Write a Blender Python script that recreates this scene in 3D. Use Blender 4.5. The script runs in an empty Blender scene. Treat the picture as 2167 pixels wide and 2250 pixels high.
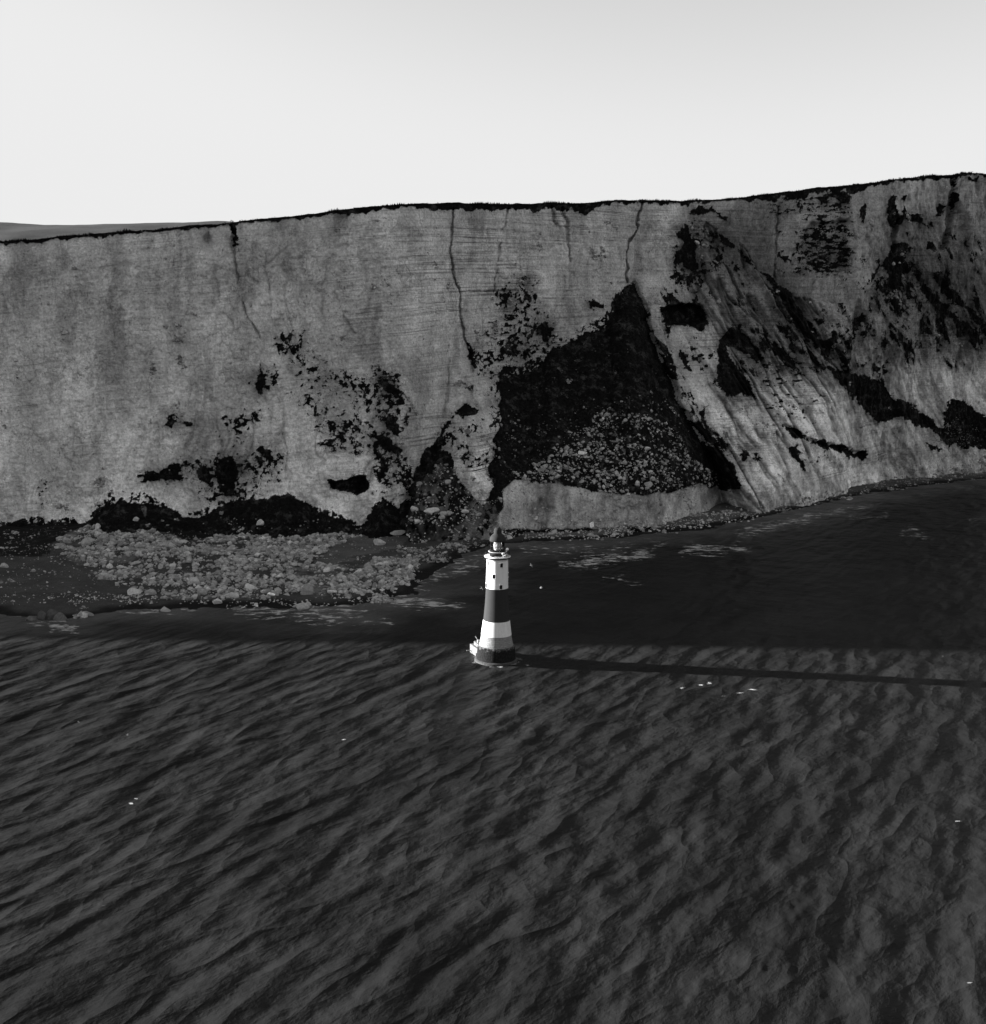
import bpy, bmesh, math, random
import numpy as np
from mathutils import Matrix, Vector

random.seed(7)
RNG = np.random.default_rng(11)
scene = bpy.context.scene
COL = scene.collection

# ------------------------------------------------------------------ camera
PW, PH = 2167.0, 2250.0
VFOV = math.radians(45.7)
F = PH / 2 / math.tan(VFOV / 2)
CAM_H, PITCH, ROLL = 105.0, math.radians(9.0), math.radians(0.8)
cam_d = bpy.data.cameras.new("camera")
cam = bpy.data.objects.new("camera", cam_d)
COL.objects.link(cam)
CM = Matrix.Rotation(math.pi / 2 - PITCH, 4, 'X') @ Matrix.Rotation(ROLL, 4, 'Z')
cam.matrix_world = Matrix.Translation((0, 0, CAM_H)) @ CM
cam_d.sensor_fit = 'VERTICAL'
cam_d.angle = VFOV
cam_d.clip_start, cam_d.clip_end = 1.0, 20000.0
scene.camera = cam

# ------------------------------------------------------------------ light
SUN_AZ_DEG, SUN_EL_DEG = 172.8, 10.6
SUN_AZ = math.radians(SUN_AZ_DEG)          # direction towards the sun
SUN_EL = math.radians(SUN_EL_DEG)
world = bpy.data.worlds.new("World")
scene.world = world
world.use_nodes = True
wn = world.node_tree
for n in list(wn.nodes):
    wn.nodes.remove(n)
w_out = wn.nodes.new('ShaderNodeOutputWorld')
w_bg = wn.nodes.new('ShaderNodeBackground')
w_sky = wn.nodes.new('ShaderNodeTexSky')
w_sky.sky_type = 'NISHITA'
w_sky.sun_disc = False
w_sky.sun_elevation = SUN_EL
w_sky.sun_rotation = math.pi / 2 - SUN_AZ
w_sky.air_density = 1.0
w_sky.dust_density = 1.0
w_sky.ozone_density = 1.0
w_bw = wn.nodes.new('ShaderNodeRGBToBW')
w_pow = wn.nodes.new('ShaderNodeMath'); w_pow.operation = 'POWER'; w_pow.inputs[1].default_value = SKY_POW = 0.85
wn.links.new(w_sky.outputs[0], w_bw.inputs[0])
wn.links.new(w_bw.outputs[0], w_pow.inputs[0])
w_cap = wn.nodes.new('ShaderNodeMath'); w_cap.operation = 'SMOOTH_MIN'      # milky haze: the low sky is evenly bright
w_cap.inputs[1].default_value = SKY_CAP = 2.4; w_cap.inputs[2].default_value = .5
wn.links.new(w_pow.outputs[0], w_cap.inputs[0])
wn.links.new(w_cap.outputs[0], w_bg.inputs['Color'])
w_bg.inputs['Strength'].default_value = 0.062
wn.links.new(w_bg.outputs[0], w_out.inputs['Surface'])

sun_d = bpy.data.lights.new("sun", 'SUN')
sun_d.energy = 5.0
sun_d.angle = math.radians(0.5)
sun_d.color = (1, 1, 1)
sun = bpy.data.objects.new("sun", sun_d)
COL.objects.link(sun)
SDIR = Vector((math.cos(SUN_AZ) * math.cos(SUN_EL), math.sin(SUN_AZ) * math.cos(SUN_EL), math.sin(SUN_EL)))
sun.rotation_euler = SDIR.to_track_quat('Z', 'Y').to_euler()
sun.location = (-300, 100, 300)

scene.view_settings.view_transform = 'Standard'
scene.view_settings.look = 'None'
scene.view_settings.gamma = 1.0
scene.view_settings.exposure = 2.5
scene.render.engine = 'CYCLES'
scene.cycles.max_bounces = 5
scene.cycles.diffuse_bounces = 3

# ------------------------------------------------------------------ helpers
M3 = np.array(CM.to_3x3())
K = PW / 1888.0                      # first overview -> photo pixels


def d_(pts):
    return [(x * K, y * K) + tuple(r) for x, y, *r in pts]


def r4(pts):
    return [(1400 + x * .40625, 350 + y * .40625) for x, y in pts]


def r3(pts):
    return [(720 + x * .38136, 420 + y * .38136) for x, y in pts]


def r5(pts):
    return [(x * .3284, 1000 + y * .3284) for x, y in pts]


def r6(pts):
    return [(560 + x * .3284, 900 + y * .3284) for x, y in pts]


def r7(pts):
    return [(1100 + x * .3284, 900 + y * .3284) for x, y in pts]


def ray(px, py):
    v = np.array([(px - PW / 2) / F, -(py - PH / 2) / F, -1.0])
    return M3 @ v


def at_y(px, py, Y):
    d = ray(px, py)
    t = Y / d[1]
    return np.array([d[0] * t, Y, CAM_H + d[2] * t])


def at_z(px, py, z=0.0):
    d = ray(px, py)
    t = (z - CAM_H) / d[2]
    return np.array([d[0] * t, d[1] * t, z])


def project(x, y, z):
    P = np.stack([x, y, z - CAM_H], -1) @ M3      # = M3^T * p
    w = -P[..., 2]
    return PW / 2 + F * P[..., 0] / w, PH / 2 - F * P[..., 1] / w


def _hash(ix, iy, seed):
    h = (ix.astype(np.int64) * 374761393 + iy.astype(np.int64) * 668265263 + seed * 974634777) & 0xFFFFFFFF
    h = ((h ^ (h >> 13)) * 1274126177) & 0xFFFFFFFF
    h = ((h ^ (h >> 15)) * 2246822519) & 0xFFFFFFFF
    return ((h ^ (h >> 16)) & 0xFFFFFF) / float(0xFFFFFF)


def noise2(x, y, seed=0):
    x = np.asarray(x, float); y = np.asarray(y, float)
    ix = np.floor(x); iy = np.floor(y)
    fx = x - ix; fy = y - iy
    fx = fx * fx * fx * (fx * (fx * 6 - 15) + 10); fy = fy * fy * fy * (fy * (fy * 6 - 15) + 10)
    a = _hash(ix, iy, seed); b = _hash(ix + 1, iy, seed)
    c = _hash(ix, iy + 1, seed); d = _hash(ix + 1, iy + 1, seed)
    return (a + (b - a) * fx + (c - a) * fy + (a - b - c + d) * fx * fy) * 2 - 1


def fbm(x, y, seed=0, octs=4, gain=.5):
    s = 0; a = 1; t = 0
    for o in range(octs):
        c, n = math.cos(.6 * o), math.sin(.6 * o)
        s = s + a * noise2(x * c - y * n + 13.1 * o, x * n + y * c - 7.7 * o, seed + o * 17)
        t += a; a *= gain; x = x * 2.03; y = y * 2.03
    return s / t * 1.6


def sstep(a, b, x):
    t = np.clip((x - a) / (b - a), 0, 1)
    return t * t * (3 - 2 * t)


def sdf_poly(px, py, poly, pad=60):
    """signed distance in photo pixels, positive inside; -pad far outside"""
    P = np.array([p[:2] for p in poly], float)
    out = np.full(px.shape, -float(pad))
    m = (px > P[:, 0].min() - pad) & (px < P[:, 0].max() + pad) & (py > P[:, 1].min() - pad) & (py < P[:, 1].max() + pad)
    if not m.any():
        return out
    x = px[m]; y = py[m]
    dist = np.full(x.shape, 1e9); inside = np.zeros(x.shape, bool)
    n = len(P)
    for i in range(n):
        x0, y0 = P[i]; x1, y1 = P[(i + 1) % n]
        ex, ey = x1 - x0, y1 - y0
        t = np.clip(((x - x0) * ex + (y - y0) * ey) / (ex * ex + ey * ey + 1e-9), 0, 1)
        dist = np.minimum(dist, np.hypot(x - x0 - t * ex, y - y0 - t * ey))
        c = ((y0 > y) != (y1 > y)) & (x < ex * (y - y0) / (y1 - y0 + 1e-12) + x0)
        inside ^= c
    out[m] = np.where(inside, dist, -dist)
    return out


def dist_line(px, py, pts, pad=60):
    """distance to polyline minus local half width; pts (x,y,w)"""
    out = np.full(px.shape, 1e3)
    P = np.array(pts, float)
    m = (px > P[:, 0].min() - pad) & (px < P[:, 0].max() + pad) & (py > P[:, 1].min() - pad) & (py < P[:, 1].max() + pad)
    if not m.any():
        return out
    x = px[m]; y = py[m]; best = np.full(x.shape, 1e3)
    for i in range(len(P) - 1):
        x0, y0, w0 = P[i]; x1, y1, w1 = P[i + 1]
        ex, ey = x1 - x0, y1 - y0
        t = np.clip(((x - x0) * ex + (y - y0) * ey) / (ex * ex + ey * ey + 1e-9), 0, 1)
        best = np.minimum(best, np.hypot(x - x0 - t * ex, y - y0 - t * ey) - (w0 + (w1 - w0) * t))
    out[m] = best
    return out


def tag(o, label=None, cat=None, group=None, kind=None):
    if label: o['label'] = label
    if cat: o['category'] = cat
    if group: o['group'] = group
    if kind: o['kind'] = kind
    return o


def np_mesh(name, verts, quads, mat=None, smooth=True, attrs=None, parent=None, tris=False):
    me = bpy.data.meshes.new(name)
    verts = np.ascontiguousarray(verts, np.float32)
    quads = np.ascontiguousarray(quads, np.int32)
    k = quads.shape[1]
    me.vertices.add(len(verts)); me.vertices.foreach_set('co', verts.ravel())
    me.loops.add(quads.size); me.loops.foreach_set('vertex_index', quads.ravel())
    me.polygons.add(len(quads))
    me.polygons.foreach_set('loop_start', np.arange(0, quads.size, k, dtype=np.int32))
    me.update(calc_edges=True)
    me.polygons.foreach_set('use_smooth', np.full(len(quads), smooth))
    for an, av in (attrs or {}).items():
        at = me.attributes.new(an, 'FLOAT', 'POINT')
        at.data.foreach_set('value', np.ascontiguousarray(av, np.float32).ravel())
    me.validate()
    if mat: me.materials.append(mat)
    o = bpy.data.objects.new(name, me)
    COL.objects.link(o)
    if parent: o.parent = parent
    return o


def grid_quads(nr, nc):
    i = np.arange(nr * nc).reshape(nr, nc)
    return np.stack([i[:-1, :-1], i[:-1, 1:], i[1:, 1:], i[1:, :-1]], -1).reshape(-1, 4)


# ------------------------------------------------------------------ materials
class NT:
    def __init__(s, name):
        s.m = bpy.data.materials.new(name); s.m.use_nodes = True
        s.t = s.m.node_tree
        s.b = s.t.nodes['Principled BSDF']

    def n(s, kind, **kw):
        nd = s.t.nodes.new(kind)
        for k, v in kw.items():
            setattr(nd, k, v)
        return nd

    def link(s, a, b):
        s.t.links.new(a, b)

    def attr(s, name):
        return s.n('ShaderNodeAttribute', attribute_name=name).outputs['Fac']

    def noise(s, scale, vec=None, detail=4, rough=.55, stretch=None):
        nd = s.n('ShaderNodeTexNoise')
        nd.inputs['Scale'].default_value = scale; nd.inputs['Detail'].default_value = detail
        nd.inputs['Roughness'].default_value = rough
        if vec is None: vec = s.n('ShaderNodeNewGeometry').outputs['Position']
        if stretch:
            mp = s.n('ShaderNodeMapping'); mp.inputs['Scale'].default_value = stretch[:3]
            if len(stretch) > 3: mp.inputs['Rotation'].default_value = stretch[3:]
            s.link(vec, mp.inputs['Vector']); vec = mp.outputs[0]
        s.link(vec, nd.inputs['Vector'])
        return nd.outputs['Fac']

    def mth(s, op, a, b=None, clamp=False):
        nd = s.n('ShaderNodeMath', operation=op, use_clamp=clamp)
        for i, v in enumerate((a, b)):
            if v is None: continue
            if isinstance(v, (int, float)): nd.inputs[i].default_value = v
            else: s.link(v, nd.inputs[i])
        return nd.outputs[0]

    def remap(s, v, a, b, c, d):
        nd = s.n('ShaderNodeMapRange', interpolation_type='SMOOTHSTEP')
        s.link(v, nd.inputs[0])
        for i, q in enumerate((a, b, c, d)): nd.inputs[i + 1].default_value = q
        return nd.outputs[0]

    def mix(s, f, a, b):
        # scalar mix a + f*(b-a)
        nd = s.n('ShaderNodeMix', data_type='FLOAT')
        for i, v in ((0, f), (2, a), (3, b)):
            if isinstance(v, (int, float)): nd.inputs[i].default_value = v
            else: s.link(v, nd.inputs[i])
        return nd.outputs[0]

    def base(s, v):
        if isinstance(v, (int, float)): s.b.inputs['Base Color'].default_value = (v, v, v, 1)
        else: s.link(v, s.b.inputs['Base Color'])

    def bump(s, h, strength=.4, dist=.5):
        nd = s.n('ShaderNodeBump'); nd.inputs['Strength'].default_value = strength
        nd.inputs['Distance'].default_value = dist
        s.link(h, nd.inputs['Height']); s.link(nd.outputs[0], s.b.inputs['Normal'])


def simple_mat(name, g, rough=.7, var=.15, scale=1.5, bump=.1, metallic=0, spec=.3):
    t = NT(name)
    nz = t.noise(scale, detail=6)
    t.base(t.mth('MULTIPLY', t.remap(nz, .25, .75, 1 - var, 1 + var), g))
    t.b.inputs['Roughness'].default_value = rough
    t.b.inputs['Metallic'].default_value = metallic
    t.b.inputs['Specular IOR Level'].default_value = spec
    if bump: t.bump(t.noise(scale * 6, detail=3), bump, .05)
    return t.m


VEG_ALB = 0.0065


def cliff_mat():
    t = NT('chalk_and_vegetation')
    tone = t.attr('tone'); veg = t.attr('veg'); str_a = t.attr('strata')
    # strata: thin darker flint seams, dipping slightly
    gp = t.n('ShaderNodeSeparateXYZ'); t.link(t.n('ShaderNodeNewGeometry').outputs['Position'], gp.inputs[0])
    sv = t.n('ShaderNodeCombineXYZ'); t.link(gp.outputs[0], sv.inputs[0]); t.link(t.attr('sz'), sv.inputs[2])
    sv = sv.outputs[0]
    s1 = t.noise(1.0, vec=sv, stretch=(.010, 1, .33), detail=6, rough=.8)
    seam = t.remap(s1, .38, .44, 1, 0)
    s2 = t.noise(1.0, vec=sv, stretch=(.05, 1, 1.3), detail=4, rough=.7)
    seam2 = t.remap(s2, .28, .46, 1, 0)
    brk = t.remap(t.noise(.07, detail=4, rough=.6), .42, .60, .1, 1)
    s3 = t.noise(1.0, vec=sv, stretch=(.006, 1, .42), detail=2, rough=.6)
    bed = t.remap(t.mth('ABSOLUTE', t.mth('SUBTRACT', s3, .5)), .0, .045, .30, 0)
    brk2 = t.remap(t.noise(.045, vec=sv, stretch=(1, 1, 3), detail=5, rough=.7), .40, .58, .12, 1)
    bed = t.mth('MULTIPLY', t.mth('MULTIPLY', bed, brk2), str_a)
    lay = t.mth('MULTIPLY', t.mth('ADD', t.mth('MULTIPLY', seam, .32), t.mth('MULTIPLY', seam2, .22)), brk)
    lay = t.mth('ADD', t.mth('MULTIPLY', lay, str_a), bed)
    # vertical wash stains
    st = t.remap(t.noise(1.0, stretch=(.10, .10, .022, 0, .12, 0), detail=7, rough=.7), .32, .70, .78, 1.10)
    bl = t.remap(t.noise(.05, detail=8, rough=.68), .3, .7, .86, 1.14)
    fine = t.remap(t.noise(.9, detail=6, rough=.75), .25, .75, .58, 1.36)
    c = t.mth('MULTIPLY', tone, t.mth('SUBTRACT', 1.0, lay))
    c = t.mth('MULTIPLY', c, st); c = t.mth('MULTIPLY', c, bl); c = t.mth('MULTIPLY', c, fine)
    # joints: blocky fractures, each block a slightly different shade
    wv = t.n('ShaderNodeVectorMath', operation='ADD'); nw = t.n('ShaderNodeTexNoise'); nw.inputs['Scale'].default_value = .25; nw.inputs['Detail'].default_value = 5
    vs = t.n('ShaderNodeVectorMath', operation='SCALE'); vs.inputs['Scale'].default_value = 2.2
    pos = t.n('ShaderNodeNewGeometry').outputs['Position']
    t.link(pos, nw.inputs['Vector']); t.link(nw.outputs['Color'], vs.inputs[0]); t.link(pos, wv.inputs[0]); t.link(vs.outputs[0], wv.inputs[1])
    mpv = t.n('ShaderNodeMapping'); mpv.inputs['Scale'].default_value = (.24, .24, .13); t.link(wv.outputs[0], mpv.inputs['Vector'])
    vo = t.n('ShaderNodeTexVoronoi', feature='DISTANCE_TO_EDGE'); vo.inputs['Scale'].default_value = 1.0; t.link(mpv.outputs[0], vo.inputs['Vector'])
    vc = t.n('ShaderNodeTexVoronoi', feature='F1'); vc.inputs['Scale'].default_value = 1.0; t.link(mpv.outputs[0], vc.inputs['Vector'])
    cm = t.remap(t.noise(.06, detail=5, rough=.65), .50, .64, 0, 1)
    crk = t.mth('MULTIPLY', t.remap(vo.outputs['Distance'], 0, .05, .26, 0), cm)
    cbw = t.n('ShaderNodeRGBToBW'); t.link(vc.outputs['Color'], cbw.inputs[0])
    c = t.mth('MULTIPLY', c, t.mth('SUBTRACT', 1.0, crk))
    c = t.mth('MULTIPLY', c, t.mix(cm, 1.0, t.remap(cbw.outputs[0], .2, .8, .91, 1.07)))
    # small cracks and pits
    pit = t.remap(t.noise(.55, detail=8, rough=.8, stretch=(1, 1, .7)), .56, .66, 0, .72)
    c = t.mth('MULTIPLY', c, t.mth('SUBTRACT', 1.0, pit))
    vn = t.mth('ADD', veg, t.remap(t.noise(1.1, detail=5, rough=.75), .2, .8, -.33, .33))
    vn = t.mth('ADD', vn, t.mth('MULTIPLY', t.attr('den'), t.remap(t.noise(.42, detail=8, rough=.8), .48, .66, -.1, 1.8)))
    vm = t.remap(vn, .42, .58, 0, 1)
    vcol = t.mth('MULTIPLY', t.mth('ADD', t.remap(t.noise(.7, detail=5, rough=.7), .3, .75, .5, 1.9), t.remap(t.noise(.17, detail=9, rough=.8), .50, .68, 0, 9)), VEG_ALB)
    t.base(t.mix(vm, c, vcol))
    t.b.inputs['Roughness'].default_value = .95
    t.b.inputs['Specular IOR Level'].default_value = .05
    h = t.mth('ADD', t.mth('MULTIPLY', t.noise(.6, detail=9, rough=.72), 1.0),
              t.mth('MULTIPLY', t.noise(1.0, vec=sv, stretch=(.06, 1, 1.5), detail=4), .4))
    h = t.mth('ADD', h, t.mth('MULTIPLY', t.remap(vo.outputs['Distance'], 0, .12, 0, 1), t.mth('MULTIPLY', cm, .5)))
    t.bump(h, .85, 1.1)
    return t.m


def beach_mat():
    t = NT('beach_shingle')
    tone = t.attr('tone'); veg = t.attr('veg')
    f = t.remap(t.noise(1.6, detail=7, rough=.8), .3, .7, .6, 1.35)
    b = t.remap(t.noise(.08, detail=5), .3, .7, .8, 1.2)
    c = t.mth('MULTIPLY', t.mth('MULTIPLY', tone, f), b)
    vn = t.mth('ADD', veg, t.remap(t.noise(1.0, detail=5, rough=.7), .2, .8, -.3, .3))
    c = t.mix(t.remap(vn, .42, .58, 0, 1), c, VEG_ALB)
    t.base(c)
    t.b.inputs['Roughness'].default_value = .9
    t.b.inputs['Specular IOR Level'].default_value = .1
    t.bump(t.noise(1.5, detail=6, rough=.7), .6, .5)
    return t.m


def rock_mat():
    t = NT('chalk_boulder')
    tn = t.attr('tone')
    oi = t.n('ShaderNodeObjectInfo').outputs['Random']
    f = t.remap(t.noise(1.3, detail=6, rough=.7), .3, .7, .72, 1.2)
    c = t.mth('MULTIPLY', t.mth('MULTIPLY', tn, f), t.remap(oi, 0, 1, .85, 1.12))
    t.base(c)
    t.b.inputs['Roughness'].default_value = .9
    t.b.inputs['Specular IOR Level'].default_value = .1
    t.bump(t.noise(2.5, detail=6, rough=.7), .5, .25)
    return t.m


def water_mat():
    t = NT('sea_water')
    foam = t.attr('foam'); milk = t.attr('milk')
    lace = t.noise(.8, stretch=(.20, .34, 1, 0, 0, .15), detail=9, rough=.74)
    fm = t.remap(t.mth('ADD', foam, t.remap(lace, .2, .8, -.7, .7)), .55, .84, 0, .85)
    nb = t.remap(t.noise(.03, detail=5), .3, .7, .72, 1.28)
    wat = t.mth('MULTIPLY', t.mix(milk, WATER_ALB, .07), nb)
    t.base(t.mix(fm, wat, .46))
    t.link(t.mix(fm, .38, .9), t.b.inputs['Roughness'])
    t.b.inputs['IOR'].default_value = 1.33
    t.b.inputs['Specular IOR Level'].default_value = .06
    def crest(rot, a, b, det, rough, peaked=False, dist=0.0):     # swell and ripples, long in one direction; peaked: sharp crests, wide troughs
        mp = t.n('ShaderNodeMapping', vector_type='TEXTURE')
        mp.inputs['Rotation'].default_value = (0, 0, math.radians(rot)); mp.inputs['Scale'].default_value = (a, b, b)
        t.link(t.n('ShaderNodeNewGeometry').outputs['Position'], mp.inputs['Vector'])
        v = t.noise(1.0, vec=mp.outputs[0], detail=det, rough=rough)
        v.node.inputs['Distortion'].default_value = dist
        if peaked: v = t.mth('SUBTRACT', .5, t.mth('ABSOLUTE', t.mth('SUBTRACT', v, .5)))
        return v
    h = t.mth('ADD', t.mth('MULTIPLY', crest(60, 19, 8.5, 1.2, .4, True, .15), 2.4), t.mth('MULTIPLY', crest(57, 8, 4.0, 2, .5, True, .2), .62))
    h = t.mth('ADD', h, t.mth('MULTIPLY', crest(63, 22, 7.6, 1, .4), 3.1))
    h = t.mth('ADD', h, t.mth('MULTIPLY', crest(-25, 14, 7, 2, .5), 1.1))
    h = t.mth('ADD', h, t.mth('MULTIPLY', crest(66, 3.2, 2.0, 4, .62), .27))
    h = t.mth('ADD', h, t.mth('MULTIPLY', crest(40, 1.2, .8, 4, .7), .16))
    h = t.mth('ADD', h, t.mth('MULTIPLY', fm, .15))
    t.bump(h, 1.0, 1.0)
    return t.m


WATER_ALB = 0.0118
M_CLIFF, M_BEACH, M_ROCK, M_WATER = cliff_mat(), beach_mat(), rock_mat(), water_mat()


def turf_mat(name, g):
    t = NT(name)
    f = t.remap(t.noise(.02, detail=6, rough=.6), .3, .7, .75, 1.25)
    f2 = t.remap(t.noise(.6, detail=6, rough=.7), .3, .7, .8, 1.2)
    t.base(t.mth('MULTIPLY', t.mth('MULTIPLY', f, f2), g))
    t.b.inputs['Roughness'].default_value = 1
    t.b.inputs['Specular IOR Level'].default_value = .05
    t.bump(t.noise(.8, detail=5), .5, .4)
    return t.m


M_TURF = turf_mat('down_turf', .012)
M_HILL = turf_mat('hill_grass', .042)
M_SHRUB = turf_mat('shrub_leaves', .006)

# ------------------------------------------------------------------ shoreline & wall tables (photo pixels)
WATERLINE = d_([(0, 1172), (60, 1186), (150, 1182), (250, 1168), (420, 1160), (560, 1160), (680, 1158), (745, 1150),
                (790, 1118), (830, 1092), (890, 1060), (950, 1042), (1050, 1036), (1130, 1032), (1210, 1026), (1300, 1016),
                (1400, 1002), (1480, 986), (1560, 968), (1640, 950), (1720, 936), (1800, 926), (1888, 917), (2100, 900), (2600, 880)])
WL = np.array([at_z(x, y)[:2] for x, y in WATERLINE])
WL = np.vstack([[-2600, 830], [-1300, 640], [-1010, 425], [-620, 425], [-300, WL[0, 1] - 4], WL, [1500, WL[-1, 1] + 60], [2500, WL[-1, 1] + 200]])
ordr = np.argsort(WL[:, 0]); WL = WL[ordr]

# px, y_top, Y at top, y_boundary of pale wall with dark foot slope
WALL = d_([(-200, 478, 597, 1000), (0, 465, 600, 1003), (60, 460, 600, 1007), (105, 456, 600, 1000),
           (150, 452, 600, 990), (200, 448, 600, 958), (235, 445, 600, 939), (270, 442, 600, 947), (300, 440, 600, 965), (370, 434, 600, 986),
           (440, 427, 600, 966), (500, 420, 600, 966), (550, 415, 600, 951), (600, 410, 600, 975), (650, 404, 600, 988),
           (692, 399, 600, 1009), (712, 397, 602, 982), (732, 396, 604, 958), (765, 393, 607, 974), (785, 392, 611, 960),
           (800, 391, 616, 895), (830, 390, 625, 858), (855, 390, 636, 815), (880, 390, 646, 790), (930, 392, 664, 770),
           (962, 393, 675, 712), (1010, 391, 684, 706), (1060, 390, 694, 672), (1110, 391, 704, 646), (1160, 386, 716, 618),
           (1195, 384, 726, 565), (1225, 385, 738, 548), (1250, 386, 742, 600), (1300, 387, 752, 640), (1400, 382, 768, 800),
           (1500, 369, 784, 900), (1600, 358, 800, 900), (1720, 343, 826, 860), (1790, 334, 846, 830), (1850, 331, 864, 800), (1888, 331, 876, 800),
           (2100, 310, 950, 800), (2400, 300, 1060, 800)])
tx, tz, ty, bz = [], [], [], []
BATTER = .07
for px, py, Y, pb in WALL:
    p = at_y(px, py, Y); tx.append(p[0]); tz.append(p[2]); ty.append(Y)
    q = at_y(px, pb * 1.0 * 1, Y - 8)
    bz.append(0)
# boundary py is in overview units scaled by d_ only for x,y; rescale here
bz = []
for px, py, Y, pb in WALL:
    q = at_y(px, pb * K, Y)
    q = at_y(px, pb * K, Y - BATTER * max(0, at_y(px, py, Y)[2] - q[2]))
    bz.append(max(3.0, q[2]))
tx = [-2600, -1300, -1000, -480, -400] + tx + [1400, 2500]
tz = [138, 139, 140, 140, 140] + tz + [tz[-1] - 20, tz[-1] - 60]
ty = [900, 700, 480, 480, 560] + ty + [1250, 1500]  # unseen headland at left, shaped to cast the straight shadow edge on the sea
bz = [8, 8, 8, 8, 8] + bz + [5, 5]
tx, tz, ty, bz = map(np.array, (tx, tz, ty, bz))


def ztop(x):
    return np.interp(x, tx, tz) + .45 * fbm(x * .09, x * 0 + 3.3, 5, 4) + .9 * fbm(x * .012, x * 0 + 1.3, 9, 3) * sstep(60, 200, np.abs(x + 60))


def ytop(x):
    return np.interp(x, tx, ty)


def smoothstack(f, x, w=4):
    return sum(f(x + dx) for dx in (-w, -w / 2, 0, w / 2, w)) / 5


# spurs: crest (px,py,Y) from top to foot in overview coords; kl / kr: how fast the flanks fall back left / right
SPURS = [
    # small pale buttress left of the vegetated bowl
    (d_([(872, 676, 638), (880, 740, 626), (900, 800, 614), (915, 870, 603), (925, 925, 595), (922, 985, 597)]), .9, 2.2, 4.5),
    # right side of the bowl
    (d_([(1212, 520, 734), (1243, 600, 722), (1275, 690, 708), (1312, 780, 697), (1365, 860, 688), (1425, 940, 674), (1445, 985, 668)]), 3.2, .55, 1.5),
    (d_([(1300, 470, 752), (1310, 600, 738), (1335, 700, 727), (1400, 800, 716), (1480, 900, 703), (1530, 965, 692)]), 1.2, 1.0, 1.2),
    (d_([(1345, 398, 760), (1362, 500, 752), (1400, 620, 745), (1470, 730, 738), (1560, 850, 730), (1640, 945, 722)]), 1.2, 1.0, 1.2),
    (d_([(1440, 560, 764), (1500, 680, 752), (1560, 780, 744), (1600, 850, 737), (1670, 935, 730)]), 1.3, 1.1, 1),
    (d_([(1395, 430, 770), (1490, 590, 761), (1560, 690, 754), (1620, 770, 749), (1680, 850, 746), (1700, 925, 740)]), 1.0, 3.4, 1),
    (d_([(1330, 394, 756), (1300, 440, 752), (1290, 560, 745), (1300, 650, 728)]), .8, 1.2, 2),
    # second group behind the diagonal gully
    (d_([(1560, 520, 806), (1600, 620, 798), (1650, 700, 792), (1720, 790, 784), (1790, 860, 778)]), 1.1, 1.4, 1.2),
    (d_([(1715, 468, 828), (1760, 560, 818), (1810, 650, 811), (1880, 750, 804), (1990, 900, 798)]), 2.0, 1.2, 1),
    (d_([(1725, 420, 832), (1790, 520, 824), (1850, 610, 817), (1940, 740, 810), (2040, 880, 804)]), 1.6, 1.1, 1),
    (d_([(1840, 455, 858), (1900, 560, 846), (1990, 700, 835), (2100, 860, 820)]), 1.0, .8, 3),
    (d_([(1655, 490, 816), (1650, 560, 810), (1645, 640, 800), (1660, 690, 796)]), 1.2, 1.2, 2),
    (d_([(1683, 520, 818), (1688, 600, 812), (1700, 640, 806)]), 1.4, 1.4, 2),
    (d_([(1625, 500, 813), (1618, 580, 806), (1612, 670, 798)]), 1.2, 1.0, 2),
    (d_([(1720, 850, 754), (1760, 838, 752), (1765, 880, 748), (1765, 905, 742)]), 1.0, 1.0, 6),
]

xs = np.concatenate([np.linspace(-1500, -330, 90)[:-1], np.linspace(-330, -275, 40)[:-1],
                     np.arange(-275, 375, .52), np.linspace(375, 430, 40)[1:], np.linspace(430, 1500, 60)[1:]])
NZ = 360
tt = np.linspace(0, 1, NZ)
X, T = np.meshgrid(xs, tt)
ZT = ztop(xs)[None, :]
Z = -2 + T * (ZT + 2)
YT = smoothstack(ytop, X, 5)
ZB = np.interp(X + 1.6 * fbm(X * .2, Z * .2, 77, 3), tx, bz) + 2.0 * fbm(X * .10, Z * 0 + 4, 31, 5, .65)

# wall with broad relief, gentle buttressing and flake scars
Yw = YT - BATTER * (ZT - Z)
rel = 3.6 * fbm(X * .011, Z * .004, 21, 4) + 1.7 * fbm(X * .05, Z * .012, 22, 4) + 1.0 * fbm(X * .13, Z * .07, 23, 5, .6) + .55 * fbm(X * .42, Z * .42, 24, 4, .6)
ridged = 1 - np.abs(fbm(X * .045 + 7, Z * .02, 25, 3))
rel = rel - 1.0 * np.clip(ridged, 0, 1)
rel_f = (sstep(1.0, .9, T) * .75 + .25) * (.6 + .4 * sstep(-290, -180, X))
# steps in the face along strata
DIPX = np.array([-1500, -275, -40, 60, 120, 400, 1500]); DIPS = np.array([.10, .115, .10, .01, .02, .05, .03])
dg = np.concatenate([[0], np.cumsum(np.diff(xs) * np.interp((xs[1:] + xs[:-1]) / 2, DIPX, DIPS))])
sz = Z - dg[None] + 1.2 * fbm(X * .015, Z * .02, 133, 3)
stepz = sz
rel = rel + (.25 * noise2(stepz * .9, X * .01, 28) + .18 * noise2(stepz * 2.1, X * .02, 29)) * (.35 + .65 * sstep(-90, -20, X))
Ywall = Yw + rel * rel_f
# pull the foot of the wall forward so the pale toe overhangs slightly
Y = Ywall.copy()
who = np.zeros(Y.shape, np.int8)
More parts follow.
